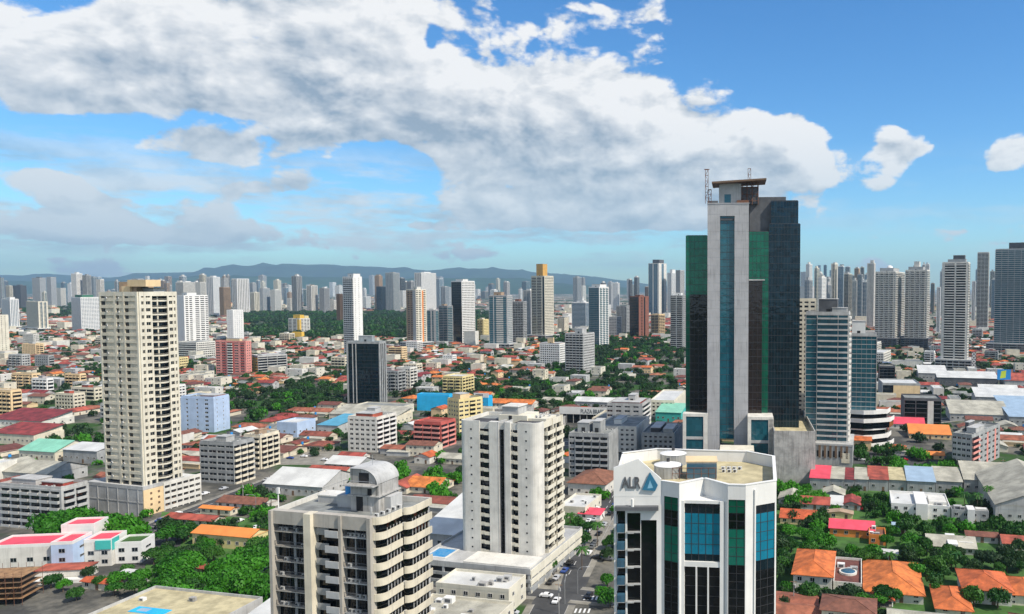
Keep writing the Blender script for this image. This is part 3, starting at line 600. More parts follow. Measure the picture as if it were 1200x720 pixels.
# --- mirror-glass office building with the zigzag white crown
def office():
    pts = [at(*p_) for p_ in ((719,546,66),(775,564,63),(796,567,63),(825,561,63),(853,568.5,63),(874,569,63),(910,563.5,63),(908,535,63),(876,529,63),(818,527.5,63),(770,526,63),(729,531,63))]
    ztop = [65.6, 63.4, 63, 63, 63, 63, 63, 63, 63, 63, 63, 63.6]
    root = thing('office_tower', 'white and mirror-glass office tower with zigzag front, blue emblem and water tanks on its roof', 'office tower')
    keep(3, 158, 24); MASKS.append((718, 912, 565, 1000, 150)); LAND.append(('mirror-glass office tower', 3, 158))
    # glass core a little inside the outline
    cx, cy = 3.0, 158.0; ins = [(x+(cx-x)*.045, y+(cy-y)*.045) for x, y in pts]
    g = MB(); g.prism(ins, 0, 60.1, 'blackglass'); g.build('glazing', root)
    fl = MB(); fl.prism([(x+(cx-x)*.03, y+(cy-y)*.03) for x, y in pts], 60.2, 60.6, 'rooftan'); fl.build('roof', root)
    wm = MB(); k = len(pts)
    def face(i, u0, u1, o0, o1, z0, z1, m, b=wm):     # box on face i: u along it as a fraction, o metres outwards
        a = pts[i]; c_ = pts[(i+1) % k]; L = math.dist(a, c_); b.box(u0*L, u1*L, -o1, -o0, z0, z1, m, (a[0], a[1], math.atan2(c_[1]-a[1], c_[0]-a[0])))
    W_ = 'white2'
    panels = []   # (face, u0, u1, z0, z1, glass)
    def bay(i, parts_):                               # list of (u0,u1,zlow,ztop,glass list)
        u = 0
        for (a, b, zt) in parts_:
            face(i, u, a, -.5, .0, 0, min(ztop[i], ztop[(i+1) % k])-.05, W_); face(i, a, b, -.5, .0, zt, min(ztop[i], ztop[(i+1) % k])-.05, W_); u = b
        face(i, u, 1, -.5, .0, 0, min(ztop[i], ztop[(i+1) % k])-.05, W_)
    bay(0, [(.05, .24, 57.2), (.28, .56, 56.8), (.57, .90, 55.4)]); bay(1, [(.15, .93, 60.2)]); bay(2, [(.22, .97, 56.8)]); bay(3, [(.03, .64, 56.8)]); bay(4, [(.03, .97, 60.2)]); bay(5, [(.27, .95, 58.8)])
    for i in (6, 7, 8, 9, 10, 11):
        face(i, 0, .06, -.5, 0, 0, 62.9, W_); face(i, .94, 1, -.5, 0, 0, 62.9, W_); face(i, .06, .94, -.5, 0, 58.5, 62.9, W_)
        for j in range(18): face(i, .06, .94, -.4, -.05, j*3.25, j*3.25+1.1, W_)
        for j in range(1, 5): face(i, .06+.88*j/5-.01, .06+.88*j/5+.01, -.45, -.02, 0, 58.5, W_)
    # the gable carrying the sign
    a, b = pts[0], pts[1]; L = math.dist(a, b); T = (a[0], a[1], math.atan2(b[1]-a[1], b[0]-a[0]))
    wm.add([(0, -.03, 60), (L, -.03, 60), (L, -.03, 63.4), (L*.52, -.03, 67.3), (0, -.03, 65.6), (0, .5, 60), (L, .5, 60), (L, .5, 63.4), (L*.52, .5, 67.3), (0, .5, 65.6)],
           [(0, 1, 2, 3, 4), (9, 8, 7, 6, 5), (2, 7, 8, 3), (3, 8, 9, 4), (0, 4, 9, 5)], W_, T)
    wm.build('wall', root)
    # green mirror panels, mullions; cyan over dark is a reflection painted into the glass
    def panel(i, u0, u1, z0, z1, m, nu, nz, name='window'):
        a = pts[i]; c_ = pts[(i+1) % k]; L = math.dist(a, c_); b_ = MB(); w_ = (u1-u0)*L; T = (0, 0, 0)
        b_.box(0, w_, 0, .12, 0, z1-z0, m)
        for j in range(nu+1): b_.box(w_*j/nu-.05, w_*j/nu+.05, -.05, 0, 0, z1-z0, 'dmetal')
        for j in range(nz+1): b_.box(0, w_, -.045, 0, (z1-z0)*j/nz-.04, (z1-z0)*j/nz+.04, 'dmetal')
        ang = math.atan2(c_[1]-a[1], c_[0]-a[0]); b_.build(name, root, (a[0]+math.cos(ang)*u0*L-math.sin(ang)*.14, a[1]+math.sin(ang)*u0*L+math.cos(ang)*.14, z0), ang)
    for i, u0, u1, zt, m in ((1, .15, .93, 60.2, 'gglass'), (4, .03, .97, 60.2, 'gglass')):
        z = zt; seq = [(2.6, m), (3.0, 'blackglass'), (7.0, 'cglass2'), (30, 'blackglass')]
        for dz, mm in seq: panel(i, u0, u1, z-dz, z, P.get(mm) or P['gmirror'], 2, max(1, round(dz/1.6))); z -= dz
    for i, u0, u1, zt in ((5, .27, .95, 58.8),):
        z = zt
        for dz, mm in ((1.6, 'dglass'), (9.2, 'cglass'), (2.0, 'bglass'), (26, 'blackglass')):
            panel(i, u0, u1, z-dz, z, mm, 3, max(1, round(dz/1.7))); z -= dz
    A_, B_ = pts[2], pts[4]; TA = (A_[0], A_[1], math.atan2(B_[1]-A_[1], B_[0]-A_[0])); LA = math.dist(A_, B_); cb = MB()
    cb.box(.35, .9, .35, 3.2, 0, 59.7, W_, TA); cb.box(LA-1.5, LA-.75, .35, 3.2, 0, 59.7, W_, TA); cb.box(.9, LA-1.5,   .6, 4.2, 59.1, 59.7, W_, TA); cb.box(.9, LA-1.5, .5, 3, 46.9, 47.9, W_, TA)
    for u in (.34, .67): uu = .9+(LA-2.4)*u; cb.box(uu-.14, uu+.14, .45, 1.1, 0, 46.9, W_, TA)
    cb.build('centre_frame', root)
    def flat(z0_, z1_, mm, nu, nz):
        b_ = MB(); w_ = LA-2.4; b_.box(0, w_, 0, .2, 0, z1_-z0_, mm)
        for j in range(1, nu): b_.box(w_*j/nu-.05, w_*j/nu+.05, -.05, 0, 0, z1_-z0_, 'dmetal')
        for j in range(nz+1): b_.box(0, w_, -.045, 0, max(0, (z1_-z0_)*j/nz-.04), (z1_-z0_)*j/nz+.04, 'dmetal')
        b_.build('window', root, (A_[0]+.9*math.cos(TA[2])-.95*math.sin(TA[2]), A_[1]+.9*math.sin(TA[2])+.95*math.cos(TA[2]), z0_), TA[2])
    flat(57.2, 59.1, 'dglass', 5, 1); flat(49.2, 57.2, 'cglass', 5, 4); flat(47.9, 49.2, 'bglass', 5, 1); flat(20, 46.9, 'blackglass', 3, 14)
    # dark left face: balconies of glass, slabs
    for j in range(17):
        z = 56.2-3.4*j
        b_ = MB(); b_.box(.28*L, .42*L, -.5, .3, z-3.3, z-2.95, 'lgrey', T); b_.box(.28*L, .56*L, -.06, .2, z-3.3, z-2.95, 'lgrey', T); b_.box(.07*L, .23*L, -1.0, .2, z-2.9, z-1.5, 'lglass', T); b_.box(.07*L, .23*L, -1.0, .2, z-3.0, z-2.904, 'lgrey', T); b_.build('balcony', root)
    b_ = MB(); b_.box(.04*L, .94*L, -1.3, -.04, 57.6, 58.1, 'dgrey', T); b_.box(.04*L, .94*L, -1.3, -.04, 58.1, 58.3, 'dgrey', T)
    b_.cyl(.40*L, -.9, 58.3, 59.8, .28, 'white2', 12, T=T); b_.build('canopy', root)
    # the mullions of the recessed centre: white fins to the ground
    b_ = MB(); 
    face(5, .26, .30, .0, .3, 0, 62, W_, b_); b_.build('fin', root)
    # lettering and emblem
    ang = T[2]; nrm = (math.sin(ang), -math.cos(ang))
    u = .17*L; text('ALR', 3.1, 'dgrey', root, (a[0]+math.cos(ang)*u+nrm[0]*.16, a[1]+math.sin(ang)*u+nrm[1]*.16, 61.7), ang, L*.40, .14)
    e = MB(); e.add([(0, 0, 0), (2.5, 0, -.2), (3.0, 0, .9), (1.5, 0, 3.4), (0, -.35, 0), (2.5, -.35, -.2), (3.0, -.35, .9), (1.5, -.35, 3.4)], [(0, 1, 2, 3), (4, 5, 6, 7), (0, 1, 5, 4), (1, 2, 6, 5), (2, 3, 7, 6), (3, 0, 4, 7)], mat('emblem_blue', (.03, .16, .27), .4, .1, 1))
    e.add([(1.0, -.37, .3), (2.1, -.37, .4), (1.5, -.37, 1.9)], [(0, 1, 2)], mat('emblem_light_blue', (.22, .45, .60), .4, .1, 1)); u = .60*L
    e.build('emblem', root, (a[0]+math.cos(ang)*u+nrm[0]*.1, a[1]+math.sin(ang)*u+nrm[1]*.1, 61.4), ang)
    # parapet tops and roof plant
    cp = MB(); 
    for i in range(1, k-1):
        a_ = pts[i]; c_ = pts[(i+1) % k]; L_ = math.dist(a_, c_); cp.box(-.05, L_+.05, -.08, .6, 62.96+.002*i, 63.12+.002*i, 'white2', (a_[0], a_[1], math.atan2(c_[1]-a_[1], c_[0]-a_[0])))
    cp.build('coping', root)
    for (x, y) in (at(783, 556, 61), at(789, 542, 61)):
        t = MB(); t.cyl(0, 0, 0, 2.5, 2.9, 'metal', 28); t.cyl(0, 0, 2.5, 3.1, 3.0, 'white2', 28, .4); t.cyl(0, 0, 3.0, 3.8, .35, 'dmetal', 10)
        for j in range(14): q_ = 2*math.pi*j/14; t.bar((2.92*math.cos(q_), 2.92*math.sin(q_), 0), (2.92*math.cos(q_), 2.92*math.sin(q_), 2.5), .06, 'lgrey')
        t.build('water_tank', root, (x, y, 60.6))
    b_ = MB(); x, y = at(822, 562, 61); b_.box(-3, 3.2, .6, 5.4, 0, 3.6, 'lgrey'); b_.box(-3.2, 3.4, .4, 5.6, 3.6, 3.8, 'peach'); b_.box(-3, 3.2, .5, .6, .3, 3.2, 'lglass'); b_.build('plant_room', root, (x, y+1, 60.6))
    b_ = MB()
    for i in range(7): b_.bar((x-6+i*1.5, y+1.5, 60.6), (x-6+i*1.5, y+1.5, 63.0), .06, 'rust')
    b_.bar((x-6, y+1.5, 63), (x+3, y+1.5, 63), .07, 'rust'); b_.bar((x-6, y+1.5, 61.8), (x+3, y+1.5, 61.8), .05, 'rust'); b_.build('railing', root)
    for i in range(7): inst(ac_mesh(), 'air_conditioner', root, (x+5+1.2*(i % 4), y+10-2.4*(i//4), 60.6), 0)
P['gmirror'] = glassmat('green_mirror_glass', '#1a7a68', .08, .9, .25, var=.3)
office()

# --- tall cream tower with curved balconies
def cream_tower():
    r = R(-17); (ox, oy), w, l, _ = corner_box(117, 161.5, 208, 334, -17); l = l*.95
    h = 98.0; root = thing('apartment_tower', 'tall cream apartment tower with a curved stack of balconies and tan roof box', 'apartment tower', (ox, oy, 0), r)
    keep(ox+14, oy+12, 32); MASKS.append((105, 215, 340, 600, 334)); LAND.append(('tall cream tower', ox+14, oy+12))
    fh = 3.05; z0 = 15.0; nf = 27; wm = MB(); top = z0+nf*fh
    g = MB(); g.prism([(0, 0), (w, 0), (w, l*.3), (w-1.2, l*.3), (w-1.2, l*.75), (w, l*.75), (w, l), (0, l)], 12, top-.1, 'dglass'); g.build('glazing', root)
    # front (left-hand) face: heavy parapets, small dark openings
    for a, b in ((0, .8), (w*.38, w*.44), (w*.62, w*.66), (w-.9, w+.02)): wm.box(a, b, -.6, 0, 12, top+1, 'cream' if a > 1 and b < w-.5 else 'lcream')
    for x0, x1 in ((.8, w*.38), (w*.44, w*.62), (w*.66, w-.9)):
        for i in range(nf): z = z0+i*fh; wm.box(x0, x1, -.55, -.01, z+.0, z+1.35, 'cream'); wm.box(x0+(x1-x0)*.30, x1, -.2, -.011, z+1.35, z+fh-.001, 'cream')
    wm.box(0, w, -.55, -.005, top-.8, top+1.1, 'lcream')
    # right-hand face: two bays of small square windows either side of the curved balconies
    yb = [(0, .9), (l*.12, l*.17), (l*.29, l*.33), (l*.74, l*.78), (l*.88, l*.91), (l-.7, l)]
    for a, b in yb: wm.box(w, w+.5, a, b, 12, top+1, 'lcream')
    for a, b in ((.9, l*.12), (l*.17, l*.29), (l*.78, l*.88), (l*.91, l-.7)):
        for i in range(nf): z = z0+i*fh; wm.box(w+.001, w+.42, a, b, z, z+1.55, 'lcream')
    wm.box(w-1.2, w+.45, 0, l, top-.8, top+1.1, 'lcream'); wm.box(-.3, 0, 0, l, 12, top+1.1, 'lcream'); wm.box(-.3, w, l+.001, l+.3, 12, top+1.1, 'lcream')
    wm.box(w-1.19, w-.9, l*.52, l*.55, z0, top, 'lcream')
    wm.build('wall', root)
    rm = MB(); rm.box(.2, w-.2, .2, l-.2, top-.09, top+.15, 'roofgrey'); rm.build('roof', root)
    path = [(w+.2, l*.33)]+[(w+.3+1.9*math.sin(math.pi*t/8), l*.33+(l*.41)*t/8) for t in range(1, 8)]+[(w+.2, l*.74)]
    q_ = MB(); q_.ribbon(path, .16, 0, .5, 'lcream'); q_.ribbon(path, .05, .92, 1.0, 'lcream'); q_.ribbon(path, 1.3, -.2, -.004, 'lcream'); bm_ = q_.mesh('balcony')
    for i in range(nf): inst(bm_, 'balcony', root, (0, 0, z0+i*fh))
    its = []
    for i in range(nf-1, -1, -1):
        for a, b in ((.9, l*.12), (l*.17, l*.29), (l*.78, l*.88), (l*.91, l-.7)): its.append((window_mesh(b-a, fh-1.55, 'lcream'), (w+.12, (a+b)/2, z0+i*fh+1.55), HALF))
    many(root, 'window', its, 100)
    for i in range(0, nf, 2):
        for u in (w*.2, w*.52): inst(ac_mesh(), 'air_conditioner', root, (u, -.75, z0+i*fh+1.2))
    # roof boxes
    k = MB(); k.box(w*.15, w*.62, 6, 14, top+.15, top+5.5, 'tan'); k.box(w*.50, w*.98, 4, 11, top+3.4, top+6.4, 'peach'); k.box(w*.28, w*.5, 5, 6, top+.15, top+3.6, 'peach'); k.build('roof_housing', root)
    k = MB(); k.box(w*.55, w*.9, l*.5, l*.8, top+.15, top+2.6, 'lgrey'); k.box(w*.5, w*.95, l*.45, l*.85, top+2.6, top+2.9, 'dgrey'); k.build('plant_room', root)
    # podium
    pb = MB(); x0, x1, y0, y1 = -10, w+.8, -1.6, l+.5
    pb.box(x0, x1, y0, y1, 0, 11.5, 'lgrey'); pb.box(x0-.1, x1+.1, y0-.1, y1, 11.6, 13.2, 'lgrey'); pb.box(x0+.3, x1-.3, y0+.3, y1-.3, 11.5, 11.62, 'black')
    for i in range(6): pb.box(x0+6*i, x0+6*i+.5, y0-.15, y0+.002, 0, 11.5, 'lgrey')
    pb.box(x0, x1, y0-.12, y0+.001, 5.6, 6.1, 'lgrey')
    pb.box(x1, x1+.35, y0, l*.45, 0, 11.4, 'peach')
    for i in range(4):
        for j in range(4): pb.box(x1+.30, x1+.38, y0+3+j*3.6, y0+4+j*3.6, 1.5+i*2.5, 2.5+i*2.5, 'brown')
    pb.box(x1, x1+.1, l*.45, y1+8, 0, 11.5, 'black')
    for i in range(5): pb.box(x1+.1, x1+.5, l*.45, y1+8, .4+i*2.7, 1.9+i*2.7, 'white')
    for i in range(7): pb.box(x1+.1, x1+.56, l*.45+i*(y1+8-l*.45)/6-.3, l*.45+i*(y1+8-l*.45)/6+.2, 0, 12.6, 'white')
    pb.box(-2, x1+.1, y1, y1+8, 0, 12, 'white'); pb.build('podium', root)
    # narrow dark glass shaft behind its left edge
    k = MB(); k.box(-5, -.35, 4, 16, 0, 74, 'bglass')
    for i in range(22): k.box(-5.06, -.3, 3.94, 4.0, i*3.4, i*3.4+.2, 'dgrey')
    k.build('glass_annex', root)
cream_tower()

# --- the great glass and concrete tower
def glass_tower():
    Yd = 415.0; mp = Yd/F
    ox, _ = at_y(829, 338, Yd); root = thing('office_tower', 'tallest office tower of dark and green glass behind a bare concrete slab, masts on top', 'office tower', (ox, Yd, 0), R(-4))
    X = lambda px: (px-829)*mp; Zz = lambda py: 100+(338-py)*mp
    keep(ox+25, Yd+22, 40); MASKS.append((803, 937, 212, 560, Yd)); LAND.append(('great glass tower', ox+25, Yd+22))
    def curtain(name, x0, x1, y0, y1, z0, z1, gl, dx=1.9, dz=3.9, line='dmetal', top=None):
        b_ = MB(); b_.box(x0, x1, y0, y1, z0, z1, gl)
        nz = int((z1-z0)/dz); 
        for i in range(1, nz+1): b_.box(x0-.06, x1+.06, y0-.06, y1+.06, z0+i*dz-.12, z0+i*dz+.06, line)
        nx = max(1, round((x1-x0)/dx))
        for i in range(nx+1): b_.box(x0+(x1-x0)*i/nx-.05, x0+(x1-x0)*i/nx+.05, y0-.075, y0-.001, z0, z1, line)
        ny = max(1, round((y1-y0)/dx))
        for i in range(ny+1):
            for xx in (x0-.075, x1+.001): b_.box(xx, xx+.074, y0+(y1-y0)*i/ny-.05, y0+(y1-y0)*i/ny+.05, z0, z1, line)
        b_.box(x0+.3, x1-.3, y0+.3, y1-.3, z1, z1+.3, 'roofdk'); return b_.build(name, root)
    curtain('green_glazing', X(803), X(828.6), 5, 26, 24, Zz(276), 'gglass', 2.2)
    curtain('dark_glazing', X(808), X(828.6), 4, 4.9, 24, Zz(346), 'blackglass', 2.2)
    curtain('green_glazing', X(877.3), X(900.5), 3.5, 20, 24, Zz(272), 'gglass', 2.2)
    curtain('dark_glazing', X(877.3), X(893), 2.2, 3.4, 24, Zz(329), 'rglass', 2.2); 
    b_ = MB(); b_.box(X(877.3), X(896), 1.9, 3.5, Zz(329), Zz(327.5), 'lgrey'); b_.build('ledge', root)
    curtain('dark_glazing', X(900.7), X(937), 4, 42, 12, Zz(263), 'bglass', 1.6); curtain('dark_glazing', X(877), X(930), 20.2, 41.8, Zz(272), Zz(237), 'bglass', 1.6)
    curtain('dark_glazing', X(903), X(934.5), 4.4, 20.1, Zz(263)+.3, Zz(236), 'bglass', 1.6)
    k = MB(); k.box(X(876.6), X(921), 10, 36, Zz(237)+.3, Zz(230), 'dgrey'); k.box(X(878), X(903), 7, 20, Zz(272)+.3, Zz(231), 'dgrey'); k.build('roof_housing', root)
    # concrete slab split by a glass strip
    k = MB(); zt = Zz(240); d0, d1 = 0, 27
    k.box(X(829), X(843.5), d0, d1, 0, zt, 'concf'); k.box(X(860.5), X(877), d0, d1, 0, zt, 'concf'); k.box(X(843.5), X(860.5), d0+.002, d1, Zz(254), zt-.002, 'concf'); k.box(X(829)-.2, X(877)+.2, -.2, d1+.2, zt, zt+.5, 'concf')
    for i in range(28):
        z = 20+i*4.6
        for a, b in ((829, 843.5), (860.5, 877)): k.box(X(a)-.02, X(b)+.02, -.03, -.001, z, z+.12, 'grey')
    k.build('concrete_slab', root)
    curtain('glass_strip', X(843.6), X(860.4), 1.4, 26, 18, Zz(254)-.01, 'tglass', 3.8, 3.9)
    k = MB(); k.box(X(843.6), X(860.4), 0.6, 1.3, Zz(259), Zz(256.5), 'dgrey'); k.build('louvre', root)
    # roof house with its canopy
    k = MB(); k.box(X(842), X(868), 4, 17, zt+.5, Zz(215.5), 'lgrey'); k.box(X(848.5), X(856), 3.9, 4.0, zt+.6, Zz(228), 'tglass'); k.box(X(868)+.02, X(888), 5, 16, zt+.5, Zz(219), 'dgrey'); k.box(X(863), X(877), 1, 3.7, zt+.5, zt+2, 'rust'); k.box(X(829), X(841), 1, 3.8, zt+.5, zt+1.8, 'dgrey'); k.build('roof_house', root)
    k = MB(); k.add([(X(834), -1, Zz(214.5)), (X(897), -1, Zz(211)), (X(897), 19, Zz(211)), (X(834), 19, Zz(214.5)), (X(834), -1, Zz(216.5)), (X(897), -1, Zz(213)), (X(897), 19, Zz(213)), (X(834), 19, Zz(216.5))], [(0, 1, 2, 3), (7, 6, 5, 4), (0, 4, 5, 1), (1, 5, 6, 2), (2, 6, 7, 3), (3, 7, 4, 0)], 'brown')
    for i in range(13): x = X(836)+i*(X(895)-X(836))/12; k.bar((x, -1, Zz(216.5)+i*.14), (x, 19, Zz(216.5)+i*.14), .16, 'rust')
    k.build('canopy', root)
    k = MB()
    for xx in (869, 875, 881, 888):
        k.bar((X(xx), 4.6, zt), (X(xx), 4.6, Zz(214)), .22, 'rust'); q_ = MB(); q_.bar((X(xx), 16.4, zt), (X(xx), 16.4, Zz(214)), .22, 'rust'); q_.build('post', root)
    for i in range(3):
        for yy in (4.6,):
            z = zt+2+i*3.6; k.bar((X(869), yy, z), (X(888), yy, z), .16, 'rust'); k.bar((X(869), yy, z), (X(875), yy, z+3.6), .12, 'rust'); k.bar((X(875), yy, z+3.6), (X(881), yy, z), .12, 'rust'); k.bar((X(881), yy, z), (X(888), yy, z+3.6), .12, 'rust')
    k.build('steel_frame', root)
    def lattice(x, y, z0, z1, s, step):
        k = MB()
        for dx, dy in ((0, 0), (s, 0), (0, s), (s, s)): k.bar((x+dx, y+dy, z0), (x+dx, y+dy, z1), .11, 'rust')
        z = z0; f_ = 0
        while z < z1-.1:
            z2 = min(z1, z+step)
            for yy in (y, y+s): k.bar((x, yy, z2), (x+s, yy, z2), .08, 'rust'); k.bar((x if f_ else x+s, yy, z), (x+s if f_ else x, yy, z2), .07, 'rust')
            z = z2; f_ = 1-f_
        return k
    lattice(X(826.3), 1, Zz(239), Zz(200), 1.5, 3.0).build('lattice_mast', root); lattice(X(829.8), 1, Zz(239), Zz(223), 1.6, 2.4).build('lattice_mast', root)
    lattice(X(876), 6, Zz(212.5), Zz(197.5), 1.5, 3.6).build('lattice_mast', root)
    k = MB(); k.box(X(825), X(831), 1, 2, Zz(200), Zz(199.3), 'rust'); k.build('mast_arm', root)
    # podium frames at the foot
    for x0, x1, zt_, y in ((801, 829, 32, -2), (877, 905, 32, -10)):
        k = MB(); k.box(X(x0), X(x1), y+.4, 5, 0, zt_-1.5, 'tglass'); k.box(X(x0)-.3, X(x1)+.3, y, 5, zt_-1.5, zt_, 'white'); k.box(X(x0)-.3, X(x0)+1.5, y, y+1, 0, zt_-1.5, 'white'); k.box(X(x1)-2, X(x1)+.3, y, y+1, 0, zt_-1.5, 'white'); k.box(X(x0)+1.5, X(x1)-2, y+.1, y+.6, 18, 19.5, 'lgrey'); k.build('podium_frame', root)
    k = MB(); k.box(X(900), X(906), -10, 20, 0, 31, 'white'); k.build('podium', root)
    k = MB(); k.box(X(905.3), X(951), -22, 46, 0, 24, 'conc'); k.ribbon([(X(905.3), -22), (X(951), -22), (X(951), 46), (X(905.3), 46)], .5, 24, 27, 'conc', closed=True); k.box(X(906.5), X(950), -21, 45, 24, 24.1, 'rooftan')
    for i in range(1, 9): k.box(X(905.3)+i*2.33, X(905.3)+i*2.33+.05, -22.03, -21.999, 0, 26.9, 'grey')
    for i in range(1, 6): k.box(X(905.3), X(951), -22.025, -21.998, i*4.6, i*4.6+.07, 'grey')
    k.build('annex', root)
    k = MB(); k.box(X(846), X(882), -26, -14, 0, 17, 'dglass'); k.box(X(845), X(883), -27, -13, 17, 17.5, 'lcream'); k.box(X(838), X(850), -38, -28, 0, 9, 'lgrey'); k.box(X(860), X(886), -50, -34, 0, 14.5, 'blackglass'); k.box(X(859), X(887), -51, -33, 14.5, 15, 'white'); k.build('entrance_pavilion', root)
glass_tower()
# ================================================================ towers of the city, nearest kinds first
TW = 'apartment_tower'; OF = 'office_tower'; AB = 'apartment_block'; WH = 'warehouse'
hb = lambda a=.3, b=.7, h=4, m='white': (a, b, .3, .7, h, m)
# --- middle distance
tower(OF, 'dark mirror-glass office tower with a bright blue roof rim and grey roof box', 405, 443, 447.5, 402, 474, -8, [('W',.5,'grey'),('g',1.6),('W',.35,'lgrey'),('g',1),('W',.35,'lgrey'),('g',3),('g',3),('g',3),('W',.2,'grey')], 'strip', 'grey', 'bglass', roof=[(.3,.72,.3,.7,5.5,'grey')], det=1, trim='black', land='dark mirror-glass office tower', rooftop='roofblue', l=11)
tower(TW, 'salmon pink apartment tower with a white central strip and cream roof box', 251, 286, 292, 401, 441, -14, [('n',2,'pink'),('W',1,'pink'),('n',2,'redwall'),('W',1,'pink'),('b',2.6,'white'),('W',1,'redwall'),('n',2,'pink'),('W',1,'pink'),('n',2,'redwall'),('W',.8,'pink')], 'grid2', 'pink', det=2, roof=[(.3,.75,.3,.8,3.5,'peach')], trim='white', land='salmon pink tower')
tower(TW, 'white and grey tower with barred facade beside the white house with orange roof', 662, 683, 696, 392, 438, -20, 'sbal', 'grid', 'lgrey', det=2, roof=[(.35,.75,.3,.7,6,'lgrey')], land='barred grey tower')
tower('parking_block', 'white banded parking block with flat roof at the foot of a gridded tower', 205, 228, 250, 402, 420, -20, 'bands', 'grid', 'white', det=1)
tower(TW, 'white tower with a grid of small windows rising from a banded parking block', 205, 215, 243, 347, 412, -30, 'blank', [('W',1),('n',2),('W',1),('n',2),('W',2.4),('n',3),('W',1),('n',3),('W',.8),('n',2)], 'white2', det=1, trim='grey', roof=[(.3,.8,.2,.6,5,'white2')])
tower(TW, 'white apartment tower with yellow roof boxes and a yellow central strip', 337, 350, 362, 374, 394, -20, [('n',2),('W',.8),('n',2),('W',.6),('W',1.4,'yellow')], [('W',1.4,'yellow'),('n',2),('W',.8),('n',2),('W',.6),('n',2),('W',.5)], 'white', det=1, roof=[(.35,.95,.1,.5,8,'yellow'),(.5,1,.5,.9,6,'lyellow')])
tower('shop', 'small plain yellow building at the foot of the yellow-topped tower', 341, 352, 355, 390, 398, -15, 'blank', 'blank', 'yellow', roof=())
tower(TW, 'slender white apartment tower standing behind the dark mirror-glass office tower', 402, 414, 424, 325, 418, -30, 'sbal', 'dots', 'white2', det=1, roof=[(.4,.95,.1,.9,5,'white2')])
tower(TW, 'cream apartment tower with one orange vertical strip and flat white cap', 476, 487, 499, 340, 408, -32, [('W',.8,'tan'),('n',1.6,'tan'),('W',.5,'tan'),('n',1.6,'tan'),('W',2.2,'lgrey')], [('n',2),('W',.8),('n',2),('W',1),('W',1.4,'orange'),('n',2),('W',.6)], 'lcream', det=1, roof=[(.4,.8,.3,.7,5,'white')], podium=(8,8,9,'lgrey'), land='cream tower with the orange strip')
tower(TW, 'grey-green glass tower with a pale narrow edge, left of the green-balconied tower', 500, 510, 513, 364, 404, -15, [('g',2),('W',.8),('g',1),('W',1.2)], 'glass', 'lgrey', 'tglass', det=1, roof=[(.2,.7,.2,.8,3,'white')])
tower(TW, 'tower with stacked green glass balconies beside the black and white slab', 514, 524, 530, 359, 403, -25, [('b',4,'tglass'),('W',.6)], [('b',4,'tglass'),('W',.5)], 'grey', det=1, roof=[(.2,.5,.2,.8,3,'tan')]) if False else tower(TW, 'tower with stacked dark glass balconies beside the black and white slab', 514, 524, 530, 359, 403, -25, 'band', 'band', 'grey', 'tglass', det=1, roof=[(.2,.5,.2,.8,3,'tan')])
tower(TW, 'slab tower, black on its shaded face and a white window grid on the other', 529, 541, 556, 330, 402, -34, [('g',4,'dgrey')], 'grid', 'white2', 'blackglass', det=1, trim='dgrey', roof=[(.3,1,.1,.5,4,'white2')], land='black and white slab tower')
tower('annex_building', 'plain white windowless block at the foot of the black and white slab', 543, 556, 560, 389, 406, -20, 'blank', 'blank', 'white')
tower(AB, 'small cream and yellow apartment block with balconies between taller towers', 559, 566, 572, 375, 399, -25, 'bal', 'grid2', 'lyellow', det=1, roof=[(.2,.6,.2,.7,3,'cream')])
tower(TW, 'teal glass tower with a white gridded strip and a tan roof box', 573, 594, 600, 347, 409, -14, [('g',2.4),('W',.4),('g',1.4),('n',2,'white'),('n',2,'white'),('g',2),('W',.4)], 'grid', 'lgrey', 'tglass', det=1, roof=[(.2,.62,.2,.8,6,'tan')], podium=(6,6,8,'lgrey'), land='teal tan-topped tower')
tower(TW, 'grey brown tower of barred balconies with a small brown roof box', 600, 613, 617, 354, 402, -14, 'sbal', 'grid', 'grey', 'rglass', det=1, roof=[(.2,.6,.2,.8,5,'brick')])
tower(TW, 'narrow blue-grey tower with white cap, half hidden by the tower with orange crown', 613, 621, 626, 341, 396, -20, 'strip', 'blank', 'lgrey', 'lglass', det=1, roof=[(.3,.8,.3,.8,4,'white2')])
tower(TW, 'tall cream-grey gridded tower crowned with a tall orange box', 623, 638, 648.5, 324, 398, -30, [('b',3),('W',.4),('b',3),('W',.6),('r',1.2)], 'grid', 'lcream', det=1, roof=[(.35,.85,.05,.55,24,'ochre')], podium=(8,8,8,'lgrey'), land='tower with the orange crown')
tower('office_block', 'low cream office block with a flat dark roof near the spired glass tower', 653, 661, 666, 373, 390, -20, 'strip', 'grid2', 'cream', det=1, roof=[(.1,.9,.1,.9,2.5,'dgrey')])
r_, w_, l_, h_ = tower(TW, 'pale blue glass tower topped by a white spire', 670, 686, 691, 355, 386, -18, 'glass', 'glass', 'white2', 'lglass', det=1, trim='white2', roof=[(.3,.8,.2,.8,5,'white2')])
k = MB(); k.cyl(w_*.65, l_*.5, h_+5, h_+17, 2.5, 'white2', 8, .2); k.build('spire', r_)
tower(TW, 'teal glass tower with a white patterned side and curved white crown', 690, 702, 713, 337, 408, -32, 'glass', 'mix', 'white2', 'tglass', det=1, trim='lgrey', roof=[(.1,.9,.2,.9,5,'white2')], land='teal tower with patterned side')
tower('apartment_block', 'low grey and white block behind the teal tower with patterned side', 711, 722, 728, 372, 396, -18, 'grid', 'grid', 'lgrey', det=1)
tower(TW, 'squat grey-brown tower left of the red-brown clad tower', 722, 734, 739, 359, 393, -18, 'strip', 'grid', 'grey', det=1)
